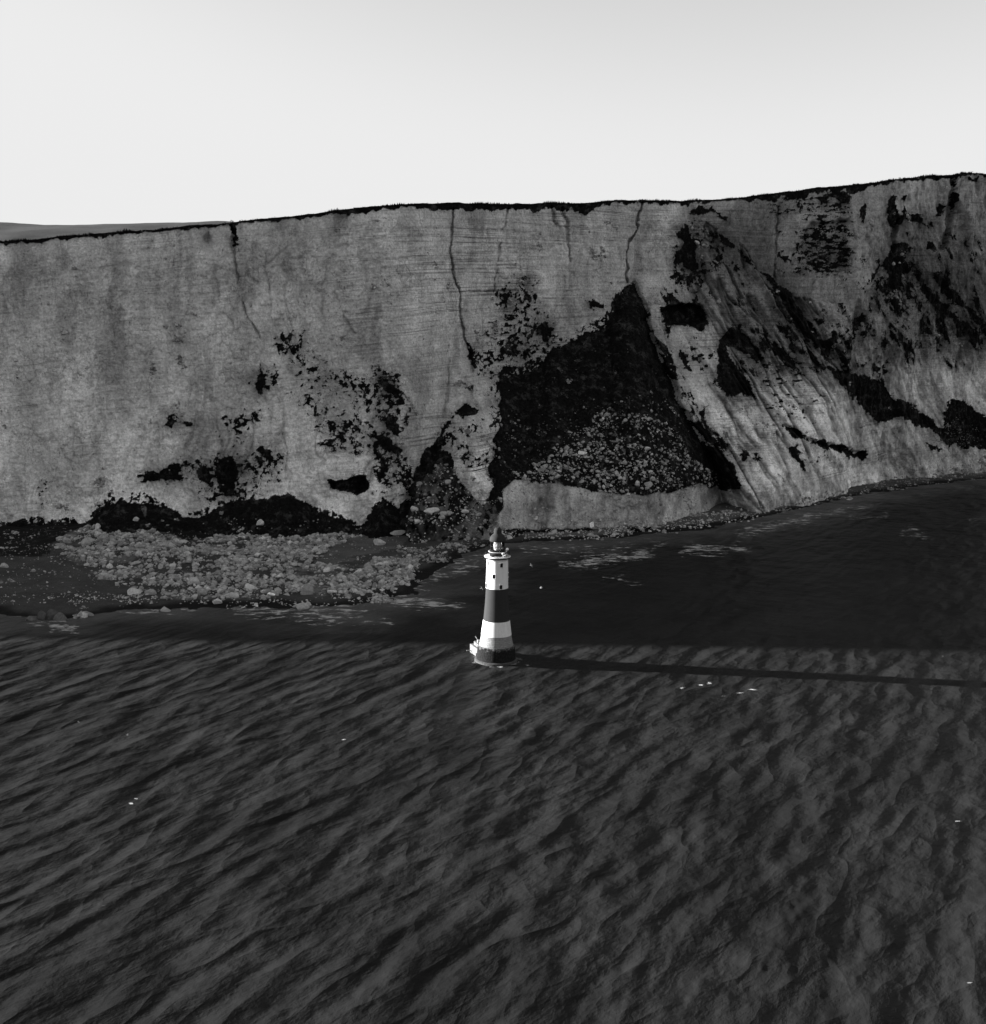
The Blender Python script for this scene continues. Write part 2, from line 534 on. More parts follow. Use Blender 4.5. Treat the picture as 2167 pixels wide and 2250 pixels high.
# foot slope (vegetated / scree)
S = np.interp(X, [-270, -60, 20, 80, 150], [.62, .68, .80, .92, .95])
yb = np.interp(X, tx, ty) - BATTER * (np.interp(X, tx, tz) - ZB)
tal = yb + .5 - (ZB - Z) / S + 1.4 * fbm(X * .05, Z * .06, 41, 4) + .5 * fbm(X * .3, Z * .3, 43, 3)
foot = np.interp(X, WL[:, 0], WL[:, 1])
# light chalk apron: the slope steepens near its foot
low = np.clip(20 - Z, 0, 20) * sstep(5, 20, X) * sstep(185, 165, X)
tal = tal + low * .62 + np.clip(low / 8, 0, 1) * (1.6 * np.abs(fbm(X * .09, Z * .03, 44, 4, .6)) + .8 * fbm(X * .3, Z * .25, 45, 4, .65))
m = tal < Y
Y = np.where(m, tal, Y); who[m] = 1
for k, (pts, kl, kr, rr) in enumerate(SPURS):
    W3 = np.array([at_y(a, b, c) for a, b, c in pts])
    W3 = W3[np.argsort(W3[:, 2])]
    xc = np.interp(Z, W3[:, 2], W3[:, 0]); yc = np.interp(Z, W3[:, 2], W3[:, 1])
    w = (4.5 if k == 0 else 2.6) * fbm(Z * .07 + k * 9, X * .02, 51 + k, 4)
    dd = X - xc - w
    flank = np.where(dd < 0, -dd * kl, dd * kr)
    flank = np.sqrt(flank ** 2 + rr ** 2) - rr
    sp = yc + flank + .9 * fbm(X * .12 + Z * .06, Z * .05, 60 + k, 4) + .4 * fbm(X * .5, Z * .3, 65 + k, 3)
    over = Z - W3[-1, 2]
    sp = sp + np.clip(over, 0, None) * 1.6
    mm = sp < Y - .01
    Y = np.where(mm, sp, Y); who[mm] = 2 + (k > 0)
# diagonal runnels on the right slopes
RD = sstep(95, 145, X)
run = fbm((X + Z * .62) * .22, (X * .6 - Z) * .03, 71, 4)
gn = fbm((X + Z * .60) * .075 + .12 * fbm(X * .05, Z * .05, 75, 3), (Z - X * .6) * .012, 74, 4, .6)
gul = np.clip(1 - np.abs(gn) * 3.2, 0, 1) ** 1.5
rdg = np.clip(np.abs(gn), 0, 1)
Y = Y + RD * (who >= 2) * (1.0 * run + 4.2 * gul - 3.4 * rdg)
gnw = fbm(X * .055 + .35 * fbm(X * .04, Z * .04, 76, 3), Z * .012, 77, 4, .6)
gulw = np.clip(1 - np.abs(gnw) * 5, 0, 1) ** 2 * sstep(1.0, .8, T)
Y = Y + (who == 0) * 1.5 * gulw * sstep(-.2, .4, fbm(X * .01, Z * .01, 78, 2))

ar = fbm((X + Z * .66) * .06 + .10 * fbm(X * .09, Z * .09, 175, 3), (Z - X * .6) * .010, 176, 3, .55)
Y = Y + RD * (who >= 2) * (5.0 * np.abs(ar) - 1.5 + 1.0 * np.abs(fbm((X + Z * .5) * .25, (Z - X * .5) * .08, 177, 4, .65)) + 1.3 * fbm(X * .25, Z * .3, 178, 5, .7) + .5 * np.abs(noise2(sz * .55, X * .03, 179)))
toe = np.interp(X, WL[:, 0], WL[:, 1]) + 9 + 20 * sstep(218, 236, X) + 7 * fbm(X * .06, Z * .02, 73, 3) + 3.0 * fbm(X * .22, Z * .1, 74, 4, .6) + np.clip(Z, 0, 60) * .28
toe = toe + (1 - sstep(118, 140, X)) * -200
Y = np.maximum(Y, toe)
PX, PY = project(X, Y, Z)

# fissures carved into the face: polylines (x,y,halfwidth) with depth in metres
FISS = [
    (d_([(867, 400, 1), (862, 470, 3), (866, 515, 1.5), (880, 560, 1), (882, 620, 1), (896, 665, 2), (906, 710, 3)]), 5),
    (d_([(975, 400, 1), (960, 450, 1), (950, 520, 1.2), (946, 560, 1)]), 3),
    (d_([(443, 430, 3), (447, 470, 4), (452, 520, 1), (470, 600, 1), (500, 650, .5)]), 3.5),
    (d_([(1229, 390, 1), (1219, 440, 2), (1202, 470, 1), (1200, 540, 1.2)]), 6),
    (d_([(1078, 400, 2), (1088, 440, 3), (1092, 500, 1)]), 3.5),
    (d_([(1056, 395, 3), (1064, 430, 2)]), 3),
    (d_([(1826, 345, 6), (1822, 400, 7), (1815, 445, 6), (1805, 470, 8)]), 10),
    (d_([(1490, 395, 1), (1486, 470, 1), (1483, 540, 1)]), 3),
    (d_([(860, 660, 1), (858, 720, 1), (852, 800, 3)]), 3),
    (d_([(640, 560, 1), (660, 610, 2), (680, 640, 1)]), 1.5),
    (d_([(1720, 420, 2), (1710, 450, 5), (1712, 480, 5)]), 8),
]
carve = np.zeros(X.shape)
jx = PX + 3.0 * fbm(X * .25, Z * .25, 81, 3); jy = PY + 3.0 * fbm(X * .25, Z * .25, 82, 3)
for pts, dep in FISS:
    dl = dist_line(jx, jy, [(a, b, c) for a, b, c in pts])
    carve = np.maximum(carve, dep * sstep(1.6, -1.2, dl + 1.6 * fbm(X * .12, Z * .12, 83, 3)))
# niches: dark hollows
NICHE = [
    (r4([(125, 810), (190, 790), (240, 770), (360, 790), (385, 880), (340, 930), (260, 900), (190, 910), (150, 950)]), 14),
    (r6([(480, 470), (600, 480), (660, 450), (740, 435), (750, 520), (690, 580), (560, 550), (490, 530)]), 7),
    (r4([(765, 1420), (850, 1450), (950, 1515), (1080, 1545), (1250, 1585), (1210, 1625), (1090, 1590), (950, 1535), (860, 1500)]), 6),
    (r4([(905, 400), (940, 340), (1140, 320), (1140, 600), (1000, 640), (940, 590), (900, 550)]), 5),
    (d_([(398, 440), (405, 455), (402, 468), (388, 468), (386, 452)]), 2.5),
    (d_([(640, 412), (665, 410), (663, 440), (640, 440)]), 3.0),
    (d_([(400, 512), (425, 508), (455, 520), (440, 550), (390, 552), (385, 530)]), 1.2),
]
for pg, dep in NICHE:
    carve = np.maximum(carve, dep * sstep(-2, 7, sdf_poly(jx, jy, pg)))
Y = Y + carve
PX, PY = project(X, Y, Z)

# ---------------- vegetation mask
BLACK = [  # solid dark patches: vegetation, carved hollows and gullies, photo pixel outlines
    r5([(930, 190), (1030, 100), (1130, 50), (1215, 45), (1225, 160), (1100, 175), (1000, 190)]),
    r5([(1290, 80), (1400, 90), (1420, 210), (1330, 180)]), r5([(1440, 20), (1560, 10), (1600, 120), (1560, 230), (1480, 240), (1450, 120)]),
    d_([(320, 792), (338, 790), (345, 805), (330, 818), (320, 812)]), d_([(355, 808), (374, 804), (372, 817), (358, 819)]),
    d_([(488, 735), (500, 708), (508, 720), (500, 752), (490, 752)]),
    r6([(480, 470), (600, 480), (660, 450), (740, 435), (750, 520), (690, 580), (560, 550), (490, 530)]),
    r6([(780, 170), (860, 180), (960, 250), (1040, 340), (980, 330), (900, 270), (800, 250)]),
    r6([(860, 60), (930, 70), (980, 190), (920, 180)]), r6([(0, 270), (50, 240), (100, 290), (140, 360), (90, 350), (30, 300)]),
    r3([(275, 1085), (320, 1080), (400, 1140), (380, 1175), (320, 1160)]), r3([(375, 1080), (400, 1060), (425, 1070), (400, 1100)]),
    r3([(1005, 590), (1050, 585), (1060, 650), (1020, 670)]), r3([(1095, 490), (1145, 490), (1135, 550), (1100, 545)]),
    r3([(1205, 750), (1250, 760), (1285, 780), (1270, 870), (1230, 860)]), r3([(1000, 915), (1080, 920), (1075, 965), (1010, 950)]),
    r3([(1505, 650), (1560, 625), (1610, 650), (1560, 690)]),
    r3([(790, 1120), (845, 1115), (840, 1150), (800, 1150)]), r3([(720, 1270), (800, 1240), (890, 1260), (860, 1290), (760, 1300)]),
    r3([(800, 870), (815, 900), (880, 1060), (850, 1060), (815, 960)]),
    # right hand side
    r6([(1310, 0), (1270, 80), (1200, 240), (1110, 300), (1090, 480), (1060, 600), (1000, 640), (1040, 670), (1130, 560), (1160, 450), (1200, 340), (1260, 200), (1340, 30)]),
    r4([(125, 810), (190, 790), (150, 690), (230, 770), (290, 780), (330, 700), (360, 790), (385, 880), (340, 930), (260, 900), (190, 910), (165, 960)]),
    r4([(300, 270), (340, 250), (400, 260), (490, 310), (480, 330), (420, 290), (340, 285), (290, 300)]),
    r4([(200, 400), (260, 350), (330, 460), (330, 620), (280, 610), (240, 560), (200, 560), (240, 440)]),
    r4([(440, 400), (500, 440), (560, 495), (640, 570), (740, 650), (820, 720), (880, 820), (960, 910), (1020, 1040), (960, 1030), (880, 930), (790, 800), (720, 680), (620, 580), (540, 500), (470, 450)]),
    r4([(960, 190), (1140, 170), (1145, 240), (1060, 225), (1000, 240)]),
    r4([(860, 1020), (1010, 1120), (1150, 1140), (1330, 1200), (1400, 1300), (1450, 1305), (1600, 1410), (1760, 1550), (1700, 1545), (1500, 1430), (1420, 1400), (1300, 1440), (1200, 1320), (1090, 1180), (980, 1130)]),
    r4([(1340, 560), (1390, 450), (1440, 435), (1490, 480), (1440, 520), (1480, 600), (1430, 650), (1400, 740), (1290, 740), (1360, 730)]),
    r4([(1480, 560), (1560, 640), (1660, 780), (1790, 900), (1820, 940), (1760, 930), (1640, 830), (1540, 720)]),
    r4([(1590, 620), (1640, 610), (1720, 700), (1780, 780), (1888, 880), (1888, 960), (1800, 850), (1700, 770), (1640, 720)]),
    r4([(1700, 100), (1720, 100), (1730, 200), (1700, 310), (1680, 230)]),
    r4([(1610, 260), (1660, 250), (1640, 300), (1600, 330)]), r4([(1365, 210), (1400, 200), (1410, 330), (1385, 400), (1360, 330)]),
    r4([(1415, 330), (1450, 290), (1520, 300), (1600, 370), (1520, 340), (1450, 320), (1420, 380)]),
    r4([(1440, 200), (1455, 200), (1460, 280), (1440, 290)]),
    r4([(1780, 100), (1860, 90), (1830, 130)]), r4([(1215, 250), (1245, 240), (1235, 330), (1215, 320)]),
    r4([(1640, 1420), (1700, 1275), (1900, 1400), (2000, 1500), (1950, 1560), (1740, 1560), (1650, 1450)]),
    r4([(430, 1060), (480, 930), (520, 890), (600, 960), (700, 1080), (640, 1110), (560, 1040), (480, 1010), (520, 1100), (600, 1200), (640, 1290), (560, 1280), (480, 1290), (430, 1180)]),
    r4([(765, 1420), (850, 1450), (950, 1515), (1080, 1545), (1250, 1585), (1210, 1625), (1090, 1590), (950, 1535), (860, 1500)]),
    r4([(0, 1060), (60, 1180), (150, 1340), (300, 1500), (430, 1560), (520, 1640), (550, 1780), (490, 1800), (400, 1800), (330, 1740), (300, 1650), (200, 1500), (100, 1420), (0, 1350)]),
    r4([(225, 1030), (270, 1080), (310, 1150), (260, 1130), (230, 1080)]), r4([(310, 1350), (390, 1330), (370, 1400), (400, 1470), (340, 1430)]),
    r4([(830, 1540), (880, 1580), (910, 1690), (860, 1640)]), r4([(560, 1640), (570, 1560), (630, 1610), (680, 1650), (600, 1610)]),
    r4([(1565, 1530), (1640, 1560), (1590, 1580)]),
    d_([(437, 428), (450, 428), (455, 468), (449, 474)]),
]
DENS = [  # (outline, amount, clump size m, diagonal?)  scattered plants
    (r5([(850, 100), (1000, 120), (1230, 30), (1600, 3), (1888, 3), (1880, 200), (1600, 320), (1380, 330), (1250, 180), (930, 200)]), .56, 2.0, 3),
    (r5([(240, 210), (320, 200), (330, 440), (260, 440)]), .40, 1.2, 3),
    (r6([(380, 3), (960, 20), (1000, 300), (1080, 420), (1040, 600), (900, 560), (780, 420), (760, 320), (480, 280), (440, 150)]), .56, 2.2, 3),
    (d_([(525, 630), (600, 640), (650, 720), (760, 700), (780, 780), (770, 880), (640, 860), (600, 800), (540, 700)]), .44, 1.8, 3),
    (d_([(480, 700), (540, 690), (530, 800), (500, 900), (360, 900), (320, 780), (380, 860)]), .27, 1.6, 3),
    (r3([(950, 540), (1180, 460), (1300, 800), (1330, 880), (1250, 1010), (1080, 1000), (880, 1060), (820, 900), (960, 740)]), .46, 2.0, 3),
    (r3([(1460, 570), (1620, 640), (1600, 700), (1480, 780)]), .28, 1.6, 3),
    (r6([(1250, 100), (1560, 60), (1640, 180), (1640, 340), (1560, 420), (1400, 390), (1260, 300)]), .40, 2.2, 3),
    (d_([(935, 700), (985, 700), (975, 800), (985, 900), (950, 945), (930, 880), (940, 800)]), .62, 2.0, 3),
    (r6([(780, 380), (1060, 380), (1060, 600), (800, 600)]), .30, 1.6, 3),
    (r4([(60, 680), (200, 700), (180, 1000), (300, 1250), (420, 1600), (540, 1700), (500, 1560), (300, 1480), (0, 1060), (0, 700)]), .42, 2.0, 1),
    (r4([(200, 320), (340, 300), (380, 700), (330, 760), (180, 700), (190, 500)]), .50, 2.0, 0),
    (r4([(380, 420), (560, 520), (560, 620), (380, 560)]), .45, 1.6, 0),
    (r4([(480, 600), (620, 680), (900, 900), (1010, 1080), (1180, 1240), (900, 1130), (700, 1100), (520, 920)]), .50, 2.0, 1),
    (r4([(220, 940), (380, 900), (420, 1200), (380, 1500), (260, 1260)]), .28, 1.8, 0),
    (r4([(430, 1050), (700, 1080), (640, 1300), (480, 1300)]), .45, 1.8, 1),
    (r4([(620, 1080), (880, 1090), (900, 1240), (680, 1240)]), .42, 1.3, 2),
    (r4([(600, 1240), (1000, 1250), (1010, 1420), (760, 1400)]), .20, 1.3, 2),
    (r4([(940, 850), (1240, 830), (1340, 1000), (1330, 1200), (1150, 1160), (1000, 1060)]), .56, 2.4, 0),
    (r4([(720, 200), (1140, 180), (1140, 320), (940, 340), (880, 300), (740, 340)]), .50, 1.5, 2),
    (r4([(1290, 760), (1400, 560), (1500, 520), (1660, 800), (1820, 950), (1720, 980), (1500, 1080), (1340, 1020)]), .66, 2.6, 1),
    (r4([(1340, 1000), (1560, 1000), (1888, 1120), (1888, 1180), (1600, 1120), (1360, 1120)]), .30, 2.0, 1),
    (r4([(1420, 300), (1888, 400), (1888, 900), (1700, 700), (1560, 560), (1430, 440)]), .33, 2.4, 1),
    (r4([(1500, 700), (1888, 900), (1888, 1100), (1750, 1000), (1600, 850)]), .35, 2.0, 1),
    (r4([(905, 400), (940, 340), (1040, 330), (1140, 320), (1145, 600), (1000, 640), (940, 590), (860, 630), (850, 590), (900, 550)]), .82, 2.0, 2),  # dark fill of the carved alcove
    (r4([(720, 340), (900, 330), (900, 600), (760, 640)]), .18, 1.6, 0),
    (r4([(1150, 500), (1370, 560), (1360, 760), (1200, 900), (1050, 860)]), .22, 1.8, 0),
    (r4([(0, 1060), (520, 1560), (560, 1800), (300, 1700), (0, 1400)]), .55, 2.0, 1),
    (r4([(820, 1540), (940, 1700), (1000, 1600), (1250, 1620), (1360, 1740), (1250, 1560)]), .22, 1.4, 0),
    (r4([(560, 1560), (700, 1640), (640, 1700)]), .25, 1.5, 0),
]
jx = PX + 5.0 * fbm(X * .13, Z * .13, 91, 4); jy = PY + 5.0 * fbm(X * .13, Z * .13, 92, 4)
halo = np.zeros(X.shape)
veg = np.zeros(X.shape)
cl0 = .55 * fbm(X * .50, Z * .50, 101, 5, .65) + .62 * fbm(X * .13, Z * .13, 104, 3)
cl2 = fbm(X * .22, Z * .75, 103, 4, .6)
for pg in BLACK:
    halo = np.maximum(halo, sstep(-32, 8, sdf_poly(jx, jy, pg)))
    veg = np.maximum(veg, sstep(-.12, .22, sdf_poly(jx, jy, pg) / 11.0 + .62 * cl0 + .25 * cl2))
cl1 = .5 * fbm((X + Z * .6) * .34, (Z - X * .6) * .16, 102, 5, .68) + .7 * fbm((X + Z * .6) * .10, (Z - X * .6) * .045, 105, 4, .6)
cl3 = .78 * fbm(X * .55, Z * .55, 106, 4, .6) + .42 * fbm(X * .11, Z * .11, 107, 3)
DEN = np.zeros(X.shape)
for pg, am, csz, mode in DENS:
    w = sstep(-34, 22, sdf_poly(jx, jy, pg) + 9 * cl0)
    n_ = (cl0, cl1 + .45 * (gul - .35), cl2, cl3)[mode]
    thr = .62 - am * 1.05
    veg = np.maximum(veg, w * sstep(thr, thr + .25, n_ - (1 - w) * .55))
    DEN = np.maximum(DEN, w * am)
# plants straggle up the wall from the dark foot slopes
edge = sstep(9, .5, Z - ZB) * (who == 0) * sstep(-20, 10, X) + sstep(3.5, .3, Z - ZB) * (who == 0) * sstep(10, -20, X)
veg = np.maximum(veg, edge * sstep(.05, .3, cl3 + .35 * edge - .12))
# turf lip hanging over the edge
lip = np.interp(PX, [0, 500, 700, 850, 1000, 1180, 1230, 1290, 1330, 1400, 1560, 1640, 1700, 1900, 1960, 2167],
                [1.2, 1.0, 1.5, 2.0, 2.3, 3.2, 5.0, 5.2, 2.4, 2.0, 1.6, 2.0, 4.6, 3.4, 1.6, 2.6])
lip = lip * (1 + .7 * fbm(X * .14, X * 0, 111, 4)) + .8 * fbm(X * .6, Z * .5, 112, 3)
veg = np.maximum(veg, sstep(-.5, .5, lip - (ZT - Z)))
# foot slopes are vegetated except for the scree and the pale apron
tone = np.full(X.shape, .60)
APRON = d_([(955, 985), (962, 935), (985, 918), (1040, 925), (1120, 938), (1200, 945), (1290, 940), (1340, 925), (1420, 945), (1480, 960),
            (1480, 990), (1420, 1000), (1300, 1010), (1000, 1012), (955, 1010)])
SCREE = d_([(1000, 905), (1050, 870), (1100, 830), (1150, 790), (1250, 780), (1310, 850), (1390, 930), (1290, 945), (1200, 945), (1100, 935), (980, 915)])
ROCKS_B = d_([(775, 1000), (800, 930), (840, 885), (885, 900), (945, 965), (965, 1010), (1000, 1040), (780, 1040)])
tl = (who == 1)
apron = sstep(-4, 6, sdf_poly(jx, jy, APRON)); scr = sstep(-10, 20, sdf_poly(jx, jy, SCREE)); rkb = sstep(-5, 8, sdf_poly(jx, jy, ROCKS_B))
tv = np.ones(X.shape)
tv = np.maximum(tv * (1 - apron), 0)
n3 = fbm(X * .35, Z * .35, 121, 4, .65)
tv = tv * (1 - scr * sstep(.5, .9, n3)) * (1 - rkb * sstep(-.3, .1, n3))
tv = tv * (1 - sstep(.62, .95, fbm(X * .16 + Z * .08, Z * .09, 122, 5, .7)) * .7)
tl_soft = tl.astype(float)
veg = np.where(tl, tv, veg)
tone = np.where(tl, .12 + (.38 - .16 * sstep(.1, .6, fbm(X * .16, Z * .05, 124, 5, .65))) * apron + .16 * fbm(X * .12, Z * .10, 123, 5, .65), tone)
# lower slopes painted paler, standing in for light on their outward bulge
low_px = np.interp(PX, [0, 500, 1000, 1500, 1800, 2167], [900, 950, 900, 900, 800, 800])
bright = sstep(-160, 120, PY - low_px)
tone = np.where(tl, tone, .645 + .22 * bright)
TONES = d_([  # centre, radii, tone factor - stained or freshly fallen chalk
    (450, 530, 65, 22, .78), (395, 455, 14, 18, .55), (430, 480, 25, 20, .85), (652, 428, 16, 16, .62), (600, 545, 60, 8, .85),
    (680, 640, 30, 60, .85), (430, 860, 90, 60, .78), (700, 740, 70, 50, .80), (560, 760, 60, 50, .9), (140, 900, 80, 60, .9),
    (60, 780, 40, 140, .88), (330, 620, 40, 150, .92), (800, 520, 60, 140, 1.12), (1150, 500, 60, 100, .95), (1280, 500, 30, 100, 1.10),
    (1000, 640, 90, 70, .86), (1400, 470, 50, 60, .62), (1360, 520, 60, 80, .72), (1480, 520, 80, 70, .72), (1450, 640, 70, 80, .75),
    (1330, 660, 30, 60, 1.1), (1250, 680, 20, 60, 1.15), (1520, 600, 40, 70, .7), (1670, 460, 40, 90, .92), (1600, 600, 60, 50, .75),
    (1790, 500, 80, 60, .55), (1840, 560, 60, 60, .6), (1800, 400, 60, 40, .8), (1500, 840, 90, 60, 1.15), (1750, 720, 80, 40, 1.1),
    (1350, 830, 60, 60, 1.1), (1730, 870, 50, 30, .68), (1480, 440, 60, 60, .8), (1850, 650, 60, 60, .8), (1600, 900, 60, 30, .95),
    (910, 850, 30, 60, 1.1), (1840, 700, 60, 40, .9)])
tf = (1 - .42 * halo * np.clip(.75 + .6 * cl1, 0, 1)) * 1 - .75 * np.clip(DEN - .18, 0, .6) * (.6 + .8 * np.clip(.5 + cl1, 0, 1))
for cx, cy, rx, ry, f in TONES:
    rx *= K; ry *= K
    q = ((jx - cx) / rx) ** 2 + ((jy - cy) / ry) ** 2
    tf *= 1 + (f - 1) * np.exp(-q * .9)
blot = fbm(X * .05, Z * .045, 131, 5, .6)
fine_d = fbm((X + Z * .6) * .36, (Z - X * .6) * .20, 137, 5, .72)
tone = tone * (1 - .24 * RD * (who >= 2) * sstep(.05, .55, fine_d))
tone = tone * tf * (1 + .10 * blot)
scar = fbm(X * .045 + 3, Z * .03, 136, 5, .55)
tone = tone * (1 - .13 * sstep(.12, .20, scar) + .08 * sstep(-.2, -.3, scar))
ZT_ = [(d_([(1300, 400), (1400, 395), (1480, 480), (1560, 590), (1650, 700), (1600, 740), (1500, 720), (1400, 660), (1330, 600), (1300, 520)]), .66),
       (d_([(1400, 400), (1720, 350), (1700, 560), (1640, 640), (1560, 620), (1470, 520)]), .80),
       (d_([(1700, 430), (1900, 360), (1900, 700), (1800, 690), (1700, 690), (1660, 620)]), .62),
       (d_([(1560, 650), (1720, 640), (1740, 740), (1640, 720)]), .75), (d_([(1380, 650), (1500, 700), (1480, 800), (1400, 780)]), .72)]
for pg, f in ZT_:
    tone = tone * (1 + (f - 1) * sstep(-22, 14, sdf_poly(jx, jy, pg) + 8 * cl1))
tone = np.where(who >= 2, tone * (1 - .45 * gul * RD) * (1 + RD * (.16 - .35 * np.clip(np.abs(ar), 0, .8))), tone * (1 - .22 * gulw))  # soil in gullies; hollows darkened and ridges lightened to paint relief shading
tone = np.where(who >= 2, tone * (1 - .34 * sstep(.0, .7, cl1) * RD) * (1 + .25 * np.clip(-run, -.5, .5) * RD), tone)  # soil streaks; runnels also darkened, their shade put into the colour
vstain = fbm(X * .08 + .6 * fbm(X * .03, Z * .03, 135, 3), Z * .016, 132, 5, .65)
tone = tone * (1 - .30 * sstep(.2, .7, vstain))
strata = np.where(tl, .15, 1.0) * (.55 + .95 * sstep(-90, -10, X) * sstep(190, 90, X) + .25 * sstep(150, 200, X)) * (.55 + .9 * sstep(-.4, .5, fbm(X * .02, Z * .03, 134, 3))) * np.where(who >= 3, 1.35, 1.0)
# vegetation stands proud of the face
Y = Y - veg * (.5 + .6 * np.clip(cl0, 0, 1))
Vc = np.stack([X, Y, Z], -1).reshape(-1, 3)
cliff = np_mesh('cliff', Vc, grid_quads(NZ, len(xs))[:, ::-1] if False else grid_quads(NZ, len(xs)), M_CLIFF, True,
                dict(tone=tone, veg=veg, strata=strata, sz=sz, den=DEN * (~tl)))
tag(cliff, kind='structure')

# ------------------------------------------------------------------ clifftop ground and far hill
xr = xs[::2]; Yt = Y[-1, ::2]; Zt = Z[-1, ::2]
back = np.array([0, .8, 2.5, 6, 14, 30, 60, 110, 180, 260, 400, 600, 900])
bx = np.repeat(xr[None], len(back), 0); by = Yt[None] + back[:, None]
bzz = Zt[None] + .35 * np.exp(-((back[:, None] - 2) / 2.5) ** 2) * (.6 + .8 * np.abs(fbm(bx * .2, by * .2, 141, 3))) - .018 * back[:, None] + 0.0 * bx
gr = np_mesh('clifftop_ground', np.stack([bx, by, bzz], -1).reshape(-1, 3), grid_quads(len(back), len(xr)), M_TURF, True)
tag(gr, kind='structure')

HILL = d_([(-400, 418), (-150, 424), (0, 429), (60, 431), (120, 435), (180, 434), (300, 432), (440, 428), (520, 432), (700, 445)])
hx = np.array([at_y(a, b, 1250)[0] for a, b in HILL]); hz = np.array([at_y(a, b, 1250)[2] for a, b in HILL])
hx = np.concatenate([[-1800, -1000], hx, [400, 1200]]); hz = np.concatenate([[hz[0] - 60, hz[0] - 20], hz, [hz[-1] - 60, hz[-1] - 90]])
gx = np.arange(-1800, -40, 6.0); gy = np.concatenate([np.arange(640, 1300, 11.0), np.arange(1300, 2600, 60.0)])
GX, GY = np.meshgrid(gx, gy)
crest = np.interp(GX, hx, hz) + .8 * fbm(GX * .03, GY * .03, 151, 4)
crest = crest - 22 * sstep(-330, -90, GX) * 0
basez = np.interp(GX, tx, tz) - 18
prof = sstep(690, 1250, GY) * (1 - .8 * sstep(1290, 2600, GY))
GZ = basez + (crest - basez) * prof
hl = np_mesh('hills', np.stack([GX, GY, GZ], -1).reshape(-1, 3), grid_quads(*GX.shape), M_HILL, True)
tag(hl, kind='structure')

# ------------------------------------------------------------------ beach
bxs = np.concatenate([np.linspace(-1500, -330, 60)[:-1], np.arange(-330, 420, .95), np.linspace(420, 1500, 50)])
bys = np.arange(405, 900, 1.0)
BX, BY = np.meshgrid(bxs, bys)


def wl_dist(x, y):
    best = np.full(x.shape, 1e9)
    for i in range(len(WL) - 1):
        x0, y0 = WL[i]; x1, y1 = WL[i + 1]
        ex, ey = x1 - x0, y1 - y0
        t = np.clip(((x - x0) * ex + (y - y0) * ey) / (ex * ex + ey * ey), 0, 1)
        best = np.minimum(best, np.hypot(x - x0 - t * ex, y - y0 - t * ey))
    return np.where(y > np.interp(x, WL[:, 0], WL[:, 1]), best, -best)


def beach_z(x, y):
    d = wl_dist(x, y)
    ns = .35 * fbm(x * .05, y * .05, 161, 4) + .22 * fbm(x * .25, y * .25, 162, 3)
    z = np.where(d > 0, .09 * np.minimum(d, 8) + .006 * np.clip(d - 8, 0, 160), .09 * np.maximum(d, -40)) + ns * sstep(-6, 10, np.abs(d) + 3)
    for (px, py), h, rx, ry in HEAPS:
        c = HP[(px, py)]
        q = ((x - c[0]) / rx) ** 2 + ((y - c[1]) / ry) ** 2
        z = z + h * np.exp(-q) * (1 + .35 * fbm(x * .07, y * .07, 163, 3))
    return z


HEAPS = [(d_([(235, 1012)])[0], 5.0, 22, 26), (d_([(300, 1080)])[0], 3.6, 36, 24), (d_([(470, 1095)])[0], 3.0, 40, 20), (d_([(600, 1080)])[0], 1.5, 26, 20),
         (d_([(850, 985)])[0], 4.0, 26, 18), (d_([(1100, 1010)])[0], 2.0, 50, 8), (d_([(660, 1110)])[0], 1.6, 26, 20), (d_([(130, 1150)])[0], .5, 60, 6)]
HP = {h[0]: at_z(h[0][0], h[0][1]) for h in HEAPS}
BZ = beach_z(BX, BY)
bpx, bpy_ = project(BX, BY, BZ)
jbx = bpx + 12 * fbm(BX * .08, BY * .08, 171, 4); jby = bpy_ + 6 * fbm(BX * .08, BY * .08, 172, 4)
RUB_A = d_([(100, 1048), (150, 1012), (190, 992), (240, 985), (300, 1012), (360, 1038), (430, 1030), (520, 1018), (600, 1010), (690, 1014), (720, 1020), (640, 1040),
            (600, 1075), (680, 1085), (760, 1060), (800, 1068), (790, 1100), (748, 1150), (650, 1150), (560, 1140), (430, 1152), (290, 1150), (220, 1122), (160, 1085)])
SANDY = d_([(-400, 1070), (60, 1068), (120, 1074), (160, 1092), (215, 1120), (275, 1135), (180, 1137), (-400, 1128)])
SANDY2 = d_([(600, 1078), (650, 1035), (720, 1018), (780, 1010), (800, 1025), (770, 1045), (700, 1062), (640, 1080)])
btone = np.full(BX.shape, .045)
rub = sstep(-6, 6, sdf_poly(jbx, jby, RUB_A))
btone = btone + rub * .07 * sstep(-.1, .5, fbm(BX * .09, BY * .09, 165, 5, .65))
btone = np.where(sdf_poly(jbx, jby, SANDY) > 0, .055, btone)
btone = np.where(sdf_poly(jbx, jby, SANDY2) > 0, .09, btone)
dW = wl_dist(BX, BY)
wet = sstep(9, 3, dW + 2.5 * fbm(BX * .1, BY * .1, 173, 3))
btone = btone * (1 - .85 * wet)
right = sstep(150, 190, BX)
btone = btone + right * .02 * (1 - wet) * sstep(6, 14, dW)
btone = np.where((BX > 15) & (BX < 190) & (dW > 7), .09, btone)
bveg = (sstep(0, 6, sdf_poly(jbx, jby, d_([(-400, 900), (235, 900), (300, 960), (300, 1012), (240, 985), (190, 992), (150, 1012), (100, 1048), (90, 1068), (-400, 1072)]))) * .9)
bveg = np.maximum(bveg, sstep(0, 5, sdf_poly(jbx, jby, d_([(235, 900), (780, 900), (770, 1000), (700, 1014), (560, 1014), (440, 1028), (360, 1036), (300, 1012), (240, 985)]))))
bveg = bveg * (1 - .6 * sstep(.45, .8, fbm(BX * .3, BY * .2, 174, 4)))
